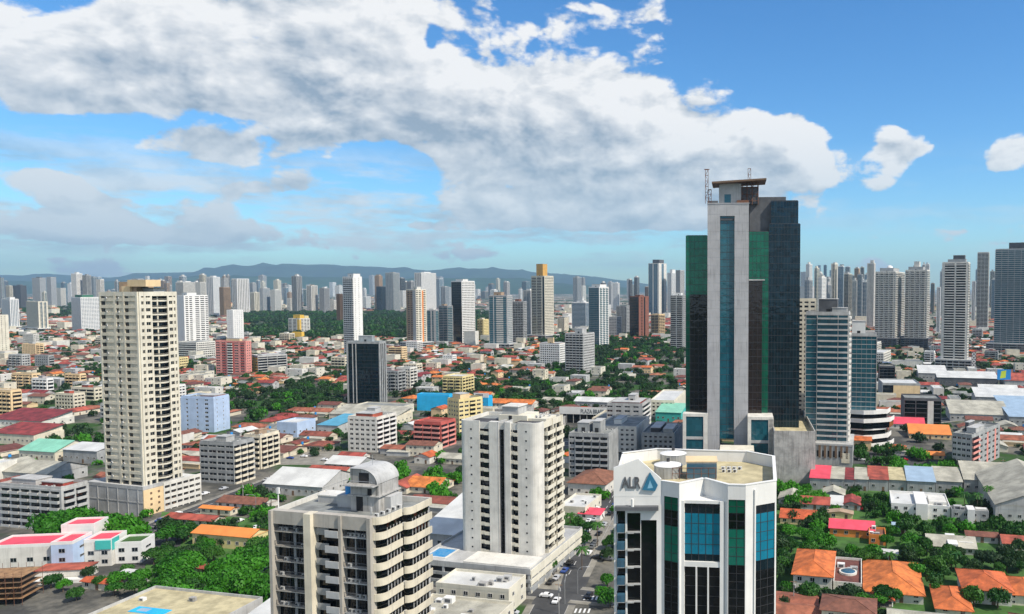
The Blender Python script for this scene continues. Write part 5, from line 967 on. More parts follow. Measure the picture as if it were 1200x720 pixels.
for a in (
 (SH,'broad white-roofed shed beside the vaulted block','shed',303,372,553,571,586,'gable','roofwhite','lgrey'),
 (SH,'small crimson-roofed store behind the broad white-roofed shed','shed',352,396,548,556,566,'gable','tilered','lcream'),
 (SH,'narrow white-roofed shed among trees beyond the crimson-roofed store','shed',376,415,537,546,553,'gable','roofwhite','grey'),
 ('hall','white-roofed hall half in the shadow of the white twin-winged tower','hall',484,590,590,632,655,'mono','roofwhite','lgrey'),
 (SH,'white annexe roof between the white twin-winged tower and the red awning','shed',652,684,580,597,612,'flat','roofwhite','lcream'),
 ('market_shed','plum-roofed unit at the near-tower end of the market row','market shed',951,974,549,561,578,'mono','roofcrim','grey'),
 ('market_shed','first cream-roofed unit of the market row, after the plum one','market shed',974.5,991,549.5,561.5,578,'mono','roofbeige','grey'),
 ('market_shed','narrow brick-red roofed unit between cream ones in the market row','market shed',991.5,1004,550,562,578,'mono','tilered','grey'),
 ('market_shed','second cream-roofed unit of the market row, between two red ones','market shed',1004.5,1020,550,562,578.5,'mono','roofbeige','grey'),
 ('market_shed','wide striped red-roofed unit in the market row','market shed',1020.5,1044,550,562.5,579,'mono','tilered','grey'),
 ('market_shed','tan-roofed unit of the market row beside the blue-grey one','market shed',1044.5,1066,551,563,579.5,'mono','rooftan','grey'),
 ('market_shed','blue-grey roofed unit of the market row','market shed',1066.5,1100,552,565,582,'mono','rooflb','grey'),
 ('market_shed','last cream-roofed unit of the market row, before the big warehouse','market shed',1100.5,1132,552,565,582,'mono','roofbeige','grey'),
 (SH,'beige low roof in the second row behind the office tower, by the trees','shed',914,944,577,586,596,'gable','roofbeige','grey'),
 (SH,'red roof in the second row, wedged between beige and white','shed',940,974,583,592,602,'gable','tilered','lgrey'),
 (SH,'small white roof in the second row between two red ones','shed',975,990,583,593,602,'mono','roofwhite','lgrey'),
 (SH,'red roof in the second row, next to the white one and the red truck','shed',990,1011,582,593,602,'gable','tilered','grey'),
 (SH,'peaked beige roof rising behind the second row','shed',965,992,573,581,590,'gabley','roofbeige','grey'),
 ('warehouse','huge ribbed grey warehouse at the right edge','warehouse',1172,1290,554,598,624,'gabley','roofbeige','lgrey'),
 ('warehouse','flat beige warehouse roof joining the market row and the huge warehouse','warehouse',1134,1215,551,566,584,'mono','roofbeige','grey'),
 ('modern_house','white flat-roofed modern house with a tall stair block','house',1048,1118,578,596,614,'flat','roofwhite','white2'),
 ('low_building','grey flat-roofed low building right of the white modern house','building',1120,1164,596,602,620,'flat','roofgrey','grey'),
 ('house','house with brilliant red roof and orange end wall','house',975,1028,610,622,636,'gable','roofcrim','orange'),
 ('house','low orange-roofed house against the tower, above the brilliant red roof','house',916,958,598,610,620,'gable','tileorange','peach'),
 ('house','flat brownish-orange house between the brilliant red roof and the big villas','house',1022,1042,620,630,644,'flat','tilebrown','orange'),
 ('house','cream terrace house with arched gable behind the brilliant red roof','house',972,1002,598,604,613,'gabley','tan','lyellow'),
 ('villa','two-storey villa with orange hip roof beside the office tower','villa',932,978,644,676,706,'hip','tileorange','white'),
 ('villa','villa wing with brown flat roof carrying an oval skylight','villa',980,1014,655,687,706,'flat','tilebrown','white'),
 ('villa','broad villa with orange hip roof right of the oval skylight','villa',1018,1088,657,698,716,'hip','tileorange','white'),
 ('villa','villa with orange hip roof near the right edge of the street','villa',1136,1194,668,694,718,'hip','tileorange','white'),
 ('villa','low villa with brick-red hip roof in front of its bigger neighbour','villa',1104,1146,686,716,734,'hip','tileorange','cream'),
 ('villa','partly seen villa with orange roof cut by the right edge','villa',1186,1240,676,700,720,'hip','tileorange','cream'),
 ('house','white-roofed bungalow in the trees below the modern house','house',1092,1150,628,646,656,'gable','roofbeige','lgrey'),
 ('house','small blue-white roof among palms','house',1050,1066,616,622,630,'mono','rooflb','lgrey'),
 ('house','dark red-brown low roof by the huge warehouse','house',1138,1176,623,631,642,'gable','tilebrown','lgrey'),
 ('house','red roof at the right edge below the huge warehouse','house',1182,1222,628,640,652,'gable','tilered','white'),
 ('house','pale vaulted roof strip by the garden trees','house',1028,1056,647,653,662,'gable','roofwhite','grey'),
 ('house','bright orange-roofed hall behind the trees of the grove','house',1068,1118,503,510,517,'mono','orange','peach'),
 ('house','small orange roof low in the grove','house',1082,1110,530,535,541,'gable','orange','peach'),
 ('house','pink-red roofed house with white dormer by the terraces','house',1042,1086,492,498,505,'gable','roofcrim','white'),
 ('warehouse','long pale warehouse with a cream ribbed roof','warehouse',1116,1187,478,487,497,'mono','roofbeige','lgrey'),
 ('warehouse','white-roofed glassy hall with vertical ribs','warehouse',1146,1215,461,467,480,'mono','roofwhite','grey'),
 ('warehouse','blue-white roofed shed at the right edge','warehouse',1186,1240,472,490,502,'mono','rooflb','grey'),
 (SH,'wide white canopy roof in front of the dark podiums','shed',1100,1172,440,444,455,'mono','roofwhite','dgrey'),
 (SH,'white canopy roof left of the wide one','shed',1078,1112,434,438,447,'mono','roofwhite','grey'),
 (SH,'pink-roofed hall right of the billboard','shed',1180,1230,442,447,458,'gable','tilered','lgrey'),
 (SH,'pale vaulted hall between the billboard and the warehouses','shed',1150,1196,454,458,466,'gable','roofwhite','lgrey'),
 ('stand','long red-roofed stand at the left edge','shed',-20,42,486,494,503,'mono','tilered','white'),
 ('stand','second long red-roofed stand, just below the first','shed',-20,32,502,510,524,'mono','tilered','cream'),
 ('hall','mint green roofed hall with a cream front','hall',14,56,519,530,543,'gable','roofgreen','lcream'),
 (SH,'white shed near the foot of the cream tower','shed',66,106,523,529,546,'mono','roofwhite','grey'),
 (SH,'tiny bright yellow booth among grey sheds','shed',66,79,528,532,543,'flat','yellow','yellow'),
 ('hall','pale roofed hall below the mint green one','hall',-6,46,543,556,572,'gable','roofbeige','lgrey'),
 (SH,'teal-blue roofed building between car parks','shed',368,392,490,499,512,'mono','roofblue','lgrey'),
 (SH,'white box with a deep blue front by the car park','shed',320,344,491,497,514,'flat','roofwhite','blue'),
 (SH,'cream roofed terrace in front of the dark mirror-glass office tower','shed',382,462,481,488,500,'mono','roofbeige','cream'),
 (SH,'grey parking deck at the foot of the dark mirror-glass office tower','shed',412,468,473,478,487,'flat','roofgrey','lcream'),
 ('house','red sheet roofed house diagonal to the side road','house',184,240,603,614,622,'gable','tilered','lcream'),
 ('house','bright orange hip-roofed house behind the round trees','house',216,284,618,630,650,'gable','orange','lyellow'),
 ('house','long brown-roofed house with white edge by the side road','house',246,300,583,594,602,'gable','tilebrown','white'),
 ('house','orange strip-roofed house between the brown and the red roofs','house',226,262,597,602,608,'gable','orange','cream'),
 ('house','orange rooftop seen between vault housing and white tower','house',470,508,561,572,582,'gable','tileorange','cream'),
 ('house','dark red roof beside the orange one behind the vault housing','house',446,472,560,572,582,'gable','tilered','cream'),
 ('house','pink-red low roof north of the vaulted block','house',392,420,531,536,542,'gable','tilered','white'),
 ('house','small orange roof in trees left of the white twin-winged tower','house',482,500,531,536,546,'gable','tileorange','white'),
 ('house','white house with brown hip roof fringed in orange tiles','house',664,708,552,568,586,'hip','tilebrown','white'),
 ('kiosk','bright red roofed kiosk on the street','kiosk',676,702,598,605,614,'mono','roofcrim','white2'),
 ('house','small terracotta roof between the scaffold and the cream flat roof','house',82,118,682,690,700,'gable','tileorange','cream'),
 ('house','narrow white-roofed lean-to beside the small terracotta roof','house',122,150,678,684,692,'mono','roofwhite','lgrey'),
 ('house','dull red roof in the trees above the cream flat roof','house',212,244,664,672,682,'gable','tilered','cream'),
 ('low_building','low white rooftop with plant at the street corner','building',505,592,672,694,728,'flat','roofwhite','lcream'),
 ('low_building','stained pale roof between the vaulted block and the corner rooftop','building',455,560,702,742,776,'flat','roofbeige','lcream'),
 ('low_building','big cream flat roof with a blue pool cover at the lower left','building',60,200,694,752,800,'flat','rooftan','lgrey'),
 ('low_building','plain white roof at the near foot of the vaulted block','building',262,340,690,742,790,'mono','roofwhite','lgrey'),
 (SH,'green-walled shop with a pale roof near the great tower','shed',768,798,478,484,496,'mono','roofgreen','teal'),
 (SH,'white market hall roof beyond the name board','shed',672,722,468,472,480,'gable','roofwhite','lgrey'),
 (SH,'grey concrete shed left of the name board','shed',578,610,476,482,500,'flat','roofgrey','conc'),
 (SH,'open-roofed grey shed beside the white twin-winged tower','shed',612,650,488,494,508,'flat','roofdk','conc'),
 (SH,'white vaulted roof by the park trees','shed',570,622,470,474,480,'gable','tileorange','white')):
    cl = 9 if a[1].startswith(('low white rooftop', 'stained pale')) else 4 if a[8] == 'flat' and a[5] > 540 else 0
    root, w, l, h = low(*a[:11], fl=2 if a[0] in ('villa', 'modern_house', 'low_building') and a[7] > 600 else 1, clutter=cl, land={'two-s':'two-storey villa','villa wing':'oval skylight villa','broad':'broad orange villa','white':'white modern house'}.get(a[1].split('-storey')[0][:5] if a[1][:5] in ('two-s','broad','white') else a[1][:10]) if a[0] in ('villa','modern_house') else None)
    if 'oval skylight' in a[1]:
        b_ = MB(); b_.cyl(0, 0, 0, .7, 3.0, 'white', 24); b_.cyl(0, 0, .7, 1.1, 2.4, 'lglass', 24, 1.4); b_.build('skylight', root, (w*.5, l*.45, h+.1))
    if 'blue pool cover' in a[1]:
        b_ = MB(); b_.box(w*.2, w*.5, l*.42, l*.55, h+.1, h+.25, 'cyan'); b_.box(w*.25, w*.34, l*.45, l*.52, h+.25, h+.3, 'rooflb'); b_.build('pool_cover', root)
    if 'modern house' in a[1]:
        b_ = MB(); b_.box(w*.42, w*.62, -1.5, l*.9, 0, h+1.6, 'white2'); b_.box(w*.66, w*.96, l*.2, l*.7, h+.1, h+1.4, 'white'); b_.build('stair_block', root)
    if 'broad villa' in a[1]:
        b_ = MB(); b_.box(w*.15, w*.45, -5, -.02, 0, .4, 'paving'); gable_roof(b_, w*.36, 6, h-.4, 1.9, 'tileorange', axis='y'); b_.v = [(x+w*.12 if z > 1 else x, y-5 if z > 1 else y, z) for x, y, z in b_.v]
        for u in (.14, .46): b_.cyl(w*u, -4.6, .4, h-.5, .22, 'white2', 10)
        b_.build('porch', root)
    if 'unfinished' in a[1]:
        for u in (.1, .35, .6, .9):
            b_ = MB(); b_.box(-.3, .3, -.35, -.02, 0, h+.8, 'lgrey'); b_.build('pier', root, (w*u, 0, 0))
        b_ = MB(); b_.box(w*.05, w*.5, l*.2, l*.9, h+.1, h+2.4, 'lgrey'); b_.box(w*.02, w*.53, l*.15, l*.95, h+2.4, h+2.6, 'tilered'); b_.build('roof_terrace', root)
# --- name board of the plaza
dep = 90000/(498-338); (ox, oy), w, l, ra = corner_box(655, 711, None, dep, -9); root = thing('shopping_plaza', 'low shopping plaza with its name in dark letters on a long white board', 'shop', (ox, oy, 0), ra)
keep(ox+w/2, oy+8, w*.45); LAND.append(('plaza with the name board', ox+w/2, oy+6)); z1 = at_y(683, 478, dep)[1]; z0 = at_y(683, 486.5, dep)[1]
b_ = MB(); b_.box(0, w, .4, 16, 0, z0+.8, 'grey'); b_.box(0, w, .3, .39, 0, z0, 'glass' if 0 else 'blackglass')
for i in range(8): b_.box(w*i/7-.3 if i else 0, w*i/7+.1, .1, .38, 0, z0, 'lgrey')
b_.build('wall', root); b_ = MB(); b_.box(-.3, w+.3, -.3, .09, z0, z1, 'white2'); nb_ = b_.build('name_board', root); b_ = MB(); b_.box(.2, w-.2, .6, 15.8, z0+.8, z0+1, 'roofbeige'); b_.build('roof', root)
text('PLAZA BRASIL', 4.2, 'dgrey', nb_, (w*.44, -.36, z0+.9), 0, w*.5)
# board over the cyan shop and the white sign column by the podium
Yb = 90000/(488-338); X0, Z0 = at_y(558, 465, Yb); X1, Z1 = at_y(575, 460, Yb)
rt = thing('name_board', 'white name board on the roof of the bright cyan building', 'sign', (X0, Yb-3.4, 0), R(-12)); b_ = MB(); b_.box(-1, X1-X0, 0, .3, Z0, Z1, 'white2'); pn_ = b_.build('panel', rt)
for u in (0, 4, 8): b_ = MB(); b_.bar((u, .4, Z0-.6), (u, .4, Z0), .12, 'dmetal'); b_.build('post', rt)
b_ = MB()
for i in range(6): b_.box(.6+i*1.05, 1.3+i*1.05, -.08, -.002, Z0+.7+(.3 if i else 0), Z1-.7, 'dgrey')
b_.build('lettering', pn_)
def sign(lab, x, y0, y1, yb, wpx, mats):
    dep = 90000/(yb-338); X0, Z0 = at_y(x, y1, dep); _, Z1 = at_y(x, y0, dep); w = wpx*dep/F
    rt = thing('billboard', lab, 'billboard', (X0, dep-1, 0), R(-12)); b_ = MB(); b_.bar((w/2, .3, 0), (w/2, .3, Z0), .35, 'dmetal'); b_.build('post', rt)
    b_ = MB(); b_.box(0, w, 0, .5, Z0, Z1, mats[0]); b_.build('panel', rt); return rt, w, Z0, Z1
rt, w, Z0, Z1 = sign('blue billboard with a yellow-green leaf shape above the white canopies', 1168, 433, 445, 462, 15, ['tank'])
b_ = MB(); b_.add([(w*.2, -.03, Z0+1.2), (w*.62, -.03, Z0+2), (w*.66, -.03, Z1-.8), (w*.3, -.03, Z1-1.6)], [(0, 1, 2, 3)], mat('leaf_yellow', (.55,.65,.05), .6, .05)); b_.build('emblem', rt)
rt, w, Z0, Z1 = sign('upright dark signboard with white ring shapes at the corner of the podium', 1138, 413, 430, 436.5, 5, ['dgrey'])
b_ = MB()
for i in range(4):
    zc = Z0+(Z1-Z0)*(i+.5)/4; rr = (Z1-Z0)*.11
    b_.ribbon([(w/2+rr*1.1*math.cos(2*math.pi*t/12), rr*math.sin(2*math.pi*t/12)) for t in range(12)], rr*.4, 0, .1, 'white2', closed=True)
    for j in range(len(b_.v)-48, len(b_.v)): x, y, z = b_.v[j]; b_.v[j] = (x, -.01-z, zc+y)
b_.build('lettering', rt)

# white house with crimson roofs, lower left
def crimson():
    o = at(18, 682, 0); o = (at_y(20, 400, 265)[0], 265); root = thing('town_house', 'white multi-level house with crimson roof decks, glassy blue bays and a teal panel', 'house', (*o, 0), R(8))
    keep(o[0]+14, o[1]+10, 27); LAND.append(('white house with crimson roof decks', o[0]+14, o[1]+8)); mp = 265/F
    def blk(nm, x0, x1, y0, y1, z, wl, rt, win=2):
        b_ = MB(); b_.box(x0, x1, y0, y1, 0, z, wl); b_.ribbon([(x0-.02, y0-.02), (x1+.02, y0-.02), (x1+.02, y1+.02), (x0-.02, y1+.02)], .3, z-.2, z+.9, 'white2', closed=True); b_.build('wall', root)
        b_ = MB(); b_.box(x0+.3, x1-.3, y0+.3, y1-.3, z+.001, z+.2, rt); b_.build('roof', root)
        for f_ in range(int(z//3.2)):
            for i in range(win): inst(window_mesh(2.0, 1.5, 'lgrey'), 'window', root, (x0+(x1-x0)*(i+.5)/win, y0, 1+f_*3.2))
            inst(window_mesh(3.4, .8, 'lgrey'), 'window', root, (x1, (y0+y1)/2, 1.3+f_*3.2), HALF)
    blk('a', -12, 9, 0, 12, 9.5, 'white', 'roofcrim', 4); blk('b', 9.1, 16, -2, 9, 10.5, 'blue', 'roofcrim', 1); blk('c', 4, 15, 12.1, 21, 12.5, 'white2', 'roofcrim', 0); blk('d', 16.1, 25, 4, 14, 9, 'white', 'roofcrim', 2); blk('e', 25.1, 34, 6, 15, 7, 'white2', 'lawn', 2)
    b_ = MB(); b_.box(24.9, 25.1, 4.5, 9, 5.5, 9.6, 'teal'); b_.box(20, 25, 3.6, 3.98, 6.2, 9.4, 'teal'); b_.build('panel', root)
    b_ = MB(); b_.box(8, 24, -9, -2.1, 0, 3.6, 'white'); b_.box(7.6, 24.4, -9.4, -2.1, 3.6, 3.85, 'tilered'); b_.build('porch', root)
    b_ = MB(); b_.box(6, 30, -12, -9.5, 0, 1.2, 'white2'); b_.build('garden_wall', root)
crimson()
# construction scaffold at the lower-left edge
Yk = 236; X0 = at_y(2, 680, Yk)[0]; rt = thing('scaffold', 'dark timber and steel scaffold of a building under construction at the lower left', 'scaffold', (X0-9, Yk, 0), R(8)); rt.scale = (.62, .8, .85); keep(X0+2, Yk+5, 17)
for i in range(5): b_ = MB(); b_.box(-8, 22, 0, 12, 2.6+i*2.0-.12, 2.6+i*2.0, 'brown' if i % 2 else 'wood'); b_.build('deck', rt)
for i in range(9):
    for y in (0, 12): b_ = MB(); b_.bar((-8+i*3.75, y, 0), (-8+i*3.75, y, 12.5), .09, 'rust'); b_.build('pole', rt)
for i in range(8): b_ = MB(); b_.bar((-8+i*3.75, -.1, 2.6+(i % 3)*2), (-4.25+i*3.75, -.1, 6.6+(i % 3)*1.6), .07, 'rust'); b_.build('brace', rt)

# ================================================================ ordinary houses
HM = {}
def house_meshes(kind, w, l, h, rh, rt, wl):
    k = (kind, w, l, h, rt, wl)
    if k in HM: return HM[k]
    wm = MB(); rm = MB(); wm.box(0, w, 0, l, 0, h-.02, wl)
    if kind == 'gable':
        for tri in gable_roof(rm, w, l, h, rh, rt, axis='x' if w > l else 'y'): wm.add(tri, [(0, 1, 2)], wl)
    elif kind == 'hip': hip_roof(rm, w, l, h, rh, rt)
    else: rm.box(.25, w-.25, .25, l-.25, h-.019, h+.1, rt); wm.ribbon([(-.03, -.03), (w+.03, -.03), (w+.03, l+.03), (-.03, l+.03)], .25, h-.3, h+.7, wl, closed=True)
    if (w*7+l*3+int(h*10)) % 3:            # a lower extension and a lean-to
        e = MB(); x0 = w*.3; wm.box(x0, w*.95, -4.2, -.02, 0, 2.7, wl); rm.add([(x0-.3, -4.6, 2.6), (w*.95+.3, -4.6, 2.6), (w*.95+.3, -.03, 3.1), (x0-.3, -.03, 3.1)], [(0, 1, 2, 3)], 'roofbeige' if (w+l) % 2 else rt)
        wm.box(-3.2, -.02, l*.3, l*.9, 0, 2.6, wl); rm.box(-3.5, -.03, l*.27, l*.93, 2.6, 2.72, 'roofgrey')
    HM[k] = (wm, rm, wm.mesh('wall'), rm.mesh('roof')); return HM[k]
VAR = []
for kind, rt in (('hip','tilered'),('gable','tiledull'),('hip','tiledull'),('gable','tilered'),('gable','roofbeige'),('gable','roofwhite'),('flat','roofgrey'),('hip','tilebrown'),('gable','tileorange'),('flat','roofwhite'),('gable','tilebrown'),('gable','tiledull'),('gable','tilered'),('gable','roofbeige'),('hip','tileorange'),('gable','roofgrey'),('hip','tiledull'),('gable','tilebrown'),('flat','roofbeige')):
    for j in range(2):
        w = random.choice((10, 12, 15, 18, 22)); l = random.choice((9, 11, 14)); fl = random.choice((1, 1, 1, 2)) if kind != 'flat' else random.choice((1, 2, 2, 3))
        VAR.append((kind, w, l, 3.3*fl, random.uniform(1.4, 2.4), rt, random.choice(('white', 'cream', 'cream', 'lcream', 'lgrey', 'peach')), fl))
LAND_N = len(LAND)
pend = []
random.seed(21); k_ = 0
while k_ < 46:
    u, v = random.uniform(5, 1195), random.uniform(396, 500)
    if (560 < u < 800 and 400 < v < 480) or (795 < u < 1000) or (225 < u < 410 and v > 440): continue
    if v > 440 and random.random() < .45: continue
    dep = 90000/(v-338); x, y = at(u, v)
    if any((x-a)**2+(y-b)**2 < (c+16)**2 for a, b, c in BLOCK): continue
    wpx = random.uniform(16, 30)*F/dep; hpx = random.uniform(9, 20)*F/dep; dpx = wpx*random.uniform(.25, .45)
    wl = random.choice(('white', 'cream', 'white2', 'lgrey', 'lyellow', 'grey', 'peach', 'white')); st = random.choice(('grid', 'bal', 'sbal', 'grid2', 'band'))
    rt, *_ = tower(AB, 'x', u-wpx*.7, u, u+dpx, v-hpx, v, -15 if u < 850 else -25, st, random.choice(('grid', 'sbal')), wl, det=1, roof=[(.3, .6, .3, .7, 2.6, random.choice(('white', 'lgrey', 'tilered')))] if k_ % 3 else (), rooftop=random.choice(('roofgrey', 'roofwhite', 'tilered')), group='mid-rise blocks among the houses')
    pend.append((rt, {'white': 'off-white', 'white2': 'white', 'lgrey': 'pale grey', 'lyellow': 'pale yellow'}.get(wl, wl)+' mid-rise block', (x, y))); k_ += 1
k_ = 0
while k_ < 186:
    if k_ < 112: u = random.choice((random.uniform(0, 420), random.uniform(150, 340), random.uniform(420, 800))); v = random.uniform(346, 366); top = random.uniform(329, 345) if random.random() < .8 else random.uniform(322, 330)
    else: u = random.uniform(942, 1200); v = random.uniform(347, 382); top = random.uniform(308, 338)
    if 628 < u < 670 or (355 < v and 275 < u < 620 and v > 364): continue
    dep = 90000/(v-338); wpx = random.uniform(4, 9)*(1.2 if u > 900 else 1)
    wl = random.choice(('white', 'white2', 'lgrey', 'lgrey', 'grey', 'lcream', 'white2', 'tan')); st = random.choice(('strip', 'strip2', 'grid', 'glass', 'mix', 'bal', 'band')); x, y = at(u, v)
    if any(abs(u-m_[0]*.5-m_[1]*.5) < 3 and v < m_[3] and top > m_[2] for m_ in MASKS): continue
    a_, b_ = random.uniform(.1, .4), random.uniform(.6, .9)
    rt, *_ = tower('high_rise', 'x', u-wpx*.6, u, u+wpx*.5, top, v, -15 if u < 900 else -25, st, st, wl, random.choice(('dglass', 'lglass', 'tglass')), fh=3.8, roof=[(a_, b_, .2, .8, random.uniform(3, 9), random.choice((wl, 'white', 'grey')))], cat='tower', group='distant towers of the skyline')
    pend.append((rt, {'white': 'off-white', 'white2': 'bright white', 'lgrey': 'pale grey', 'lcream': 'cream'}.get(wl, wl)+' '+{'strip': 'ribbed', 'strip2': 'balconied', 'grid': 'gridded', 'glass': 'glazed', 'mix': 'chequered', 'bal': 'balconied', 'band': 'banded'}[st]+' distant tower', (x, y))); k_ += 1
BA = np.array(BLOCK)
def free(x, y, m=0): return not np.any((BA[:, 0]-x)**2+(BA[:, 1]-y)**2 < (BA[:, 2]+m)**2)
MA = np.array(MASKS)
def seen(x, y, z=4):
    u, v = proj(x, y, z)
    if not (-25 < u < 1225 and v < 745): return False
    return not np.any((MA[:, 0]+3 < u) & (u < MA[:, 1]-3) & (MA[:, 2] < v) & (v < MA[:, 3]+6) & (MA[:, 4] < y-2))
# wooded pockets of the city, given by where they lie on the ground
WOODS = [(250,322,462,500,22,(9,15)),(320,402,452,482,30,(9,14)),(20,118,492,522,16,(9,13)),(48,158,604,648,11,(13,18)),(185,322,645,718,34,(7,14)),(415,482,540,570,12,(8,12)),(500,542,545,592,12,(8,12)),(562,775,440,480,75,(8,14)),(640,802,400,440,60,(9,15)),(1002,1118,512,560,24,(9,14)),(905,960,560,600,10,(7,10))]
WP = [[at(a, d), at(b, d), at(b, c), at(a, c)] for a, b, c, d, *_ in WOODS]
def inwood(x, y):
    u, v = proj(x, y, 0)
    return any(a < u < b and c < v < d for a, b, c, d, *_ in WOODS) or (275 < u < 625 and 366 < v < 397) or (60 < u < 205 and 350 < v < 372)
gaps = []; lots = []; c_, s_ = math.cos(GR), math.sin(GR)
for iy in range(0, 96):
    yy = 235+iy*17.0+(iy//2)*9
    for ix in range(-110, 75):
        xx = ix*17.5+(ix//7)*10
        x = xx*c_-yy*s_*.0+random.uniform(-2, 2); y = yy+xx*s_+random.uniform(-1.5, 1.5)
        if y < 200: continue
        u, v = proj(x, y, 0)
        if -40 < u < 1240 and 385 < v < 760 and free(x, y, 8) and (not inwood(x, y) or (u > 560 and random.random() < .3)):
            if random.random() < (.16 if y < 900 else .42): gaps.append((x, y)); continue
            gaps.append((x+random.uniform(7, 10)*random.choice((-1, 1)), y+random.uniform(-9, 9)))
            lots.append((x, y, GR+random.choice((0, 0, HALF, 0))+random.uniform(-.06, .06)))
lots.sort(key=lambda t: t[1]); vis = [t for t in lots if seen(t[0], t[1])]
ORD = 'nearest,second nearest,third nearest,fourth nearest,fifth nearest,sixth nearest,seventh nearest,eighth nearest,ninth nearest,tenth nearest,eleventh nearest,twelfth nearest,thirteenth nearest,fourteenth nearest,fifteenth nearest,sixteenth nearest'.split(',')
USED = {}
def where(x, y):
    u, v = proj(x, y, 0); best = None
    for nme, X, Y in LAND:
        d_ = math.hypot(x-X, y-Y); 
        if best is None or d_ < best[0]: best = (d_, nme, X, Y)
    _, nme, X, Y = best; U = proj(X, Y, 0)[0]
    rel = ('before' if y < Y else 'beyond') if abs(y-Y) > abs(x-X) else ('left of' if x < X else 'right of')
    return rel, nme, best[0]
pend = [(a, b, where(*c)) for a, b, c in pend]
def label_all():
    pend.sort(key=lambda t: t[2][2])
    for o, what, (rel, nme, d_) in pend:
        k = (what, rel, nme); n_ = USED.get(k, 0); USED[k] = n_+1
        o['label'] = f"{what}, {ORD[n_] if n_ < 16 else str(n_+1)+'th nearest'} {rel} the {nme}"
DESC = {'tiledull': 'dull orange', 'tilered': 'red', 'tileorange': 'orange', 'tilebrown': 'brown', 'roofbeige': 'beige', 'roofwhite': 'white', 'roofgrey': 'grey', 'rooflb': 'pale blue'}
front = vis[:300]; fs_ = set(id(t) for t in front)
b_ = MB(); b_.cyl(0, 0, 0, 5.2, .12, 'conc', 6); b_.cyl(0, 0, 4.2, 5.8, .75, 'tank', 12); TANK = b_.mesh('water_tank'); b_ = MB(); b_.cyl(0, 0, 5.8, 6.1, .75, 'dgrey', 12, .3); TLID = b_.mesh('lid')
dmesh = MB(); dmesh.box(-.5, .5, -.05, .1, 0, 2.1, 'brown'); dmesh.box(-.6, .6, -.08, -.051, 2.1, 2.2, 'white2'); dmesh = dmesh.mesh('door')
for (x, y, a) in front:
    kind, w, l, h, rh, rt, wl, fl = random.choice(VAR); wm, rm, wme, rme = house_meshes(kind, w, l, h, rh, rt, wl)
    root = thing('house', 'x', 'house', (x, y, 0), a, 'houses of the residential quarters'); root.location = (x-w/2*math.cos(a)+l/2*math.sin(a), y-w/2*math.sin(a)-l/2*math.cos(a), 0)
    pend.append((root, f"{DESC[rt]} {'flat' if kind == 'flat' else kind}-roofed house", where(x, y)))
    inst(wme, 'wall', root); inst(rme, 'roof', root)
    inst(dmesh, 'door', root, (w*.5, 0, 0))
    for f_ in range(fl):
        for u in ((.2, .8) if y > 500 else (.18, .34, .68, .86)): inst(window_mesh(1.5, 1.3), 'window', root, (w*u, 0, f_*3.3+1.1))
        inst(window_mesh(1.5, 1.3), 'window', root, (w, l*.5, f_*3.3+1.1), HALF)
    if random.random() < .35: tk = inst(TANK, 'water_tank', root, (w*.8, l+1.2, 0)); inst(TLID, 'lid', tk)
    if kind == 'flat':
        for _ in range(2): inst(ac_mesh(), 'air_conditioner', root, (random.uniform(1, w-1), random.uniform(1, l-1), h+.1))
print('houses near', len(front), 'far', len(lots)-len(front), 'reach', front[-1][1])
def merge(name, items, lab):
    b = MB(); V = b.v
    for wm, (x, y), a, sc in items:
        c, s__ = math.cos(a), math.sin(a); k = len(V); V += [(x+(p_[0]*c-p_[1]*s__)*sc, y+(p_[0]*s__+p_[1]*c)*sc, p_[2]*sc) for p_ in wm.v]
        ms_ = [b.mat(m) for m in wm.mats]
        for f, mi in zip(wm.f, wm.mi): b.f.append([k+i for i in f]); b.mi.append(ms_[mi])
    o = b.build(name); o['kind'] = 'stuff'; o['label'] = lab; return o
P['farwall'] = mat('house_walls_far', (.50,.47,.40), .85, .3, .08)
its = []; fw = {}
for (x, y, a) in [t for t in lots if id(t) not in fs_]:
    v = random.choice(VAR); wm, rm, _, _ = house_meshes(*v[:7]); its += [(wm, (x, y), a, 1), (rm, (x, y), a, 1)]
for _ in range(1700):      # the plain beyond
    v = random.choice(VAR); wm, rm, _, _ = house_meshes(*v[:7]); u = random.uniform(-40, 1240); vv = 349+38*random.random()**.8; x, y = at(u, vv)
    if inwood(x, y) or not free(x, y, 5): continue
    sc = random.uniform(1, 2.2); a = GR+random.choice((0, HALF)); its += [(wm, (x, y), a, sc), (rm, (x, y), a, sc)]
merge('far_houses', its, 'far red, white and grey house roofs spread over the plain')
# ================================================================ trees
def crown_arrays(seed, n, nl=9, leaf=.45, flat=.8):
    rs = np.random.RandomState(seed); lob = rs.normal(0, 1, (nl, 3)); lob /= np.linalg.norm(lob, axis=1)[:, None]; lob *= rs.uniform(.25, .62, (nl, 1)); lob[:, 2] = np.abs(lob[:, 2])*flat*.8
    rad = rs.uniform(.30, .48, nl); idx = rs.randint(0, nl, n); dr = rs.normal(0, 1, (n, 3)); dr /= np.linalg.norm(dr, axis=1)[:, None]; dr[:, 2] = np.where(dr[:, 2] < -.3, -dr[:, 2]*.6, dr[:, 2])
    c = lob[idx]+dr*rad[idx][:, None]*rs.uniform(.72, 1.05, (n, 1)); c[:, 2] = c[:, 2]*flat
    nn = dr+rs.normal(0, .55, (n, 3)); nn /= np.linalg.norm(nn, axis=1)[:, None]
    t = np.cross(nn, rs.normal(0, 1, (n, 3))); t /= np.linalg.norm(t, axis=1)[:, None]; b = np.cross(nn, t); s = leaf*rs.uniform(.6, 1.3, (n, 1))
    return np.stack([c-t*s, c-b*s*.7, c+t*s, c+b*s*.7], 1)          # n,4,3
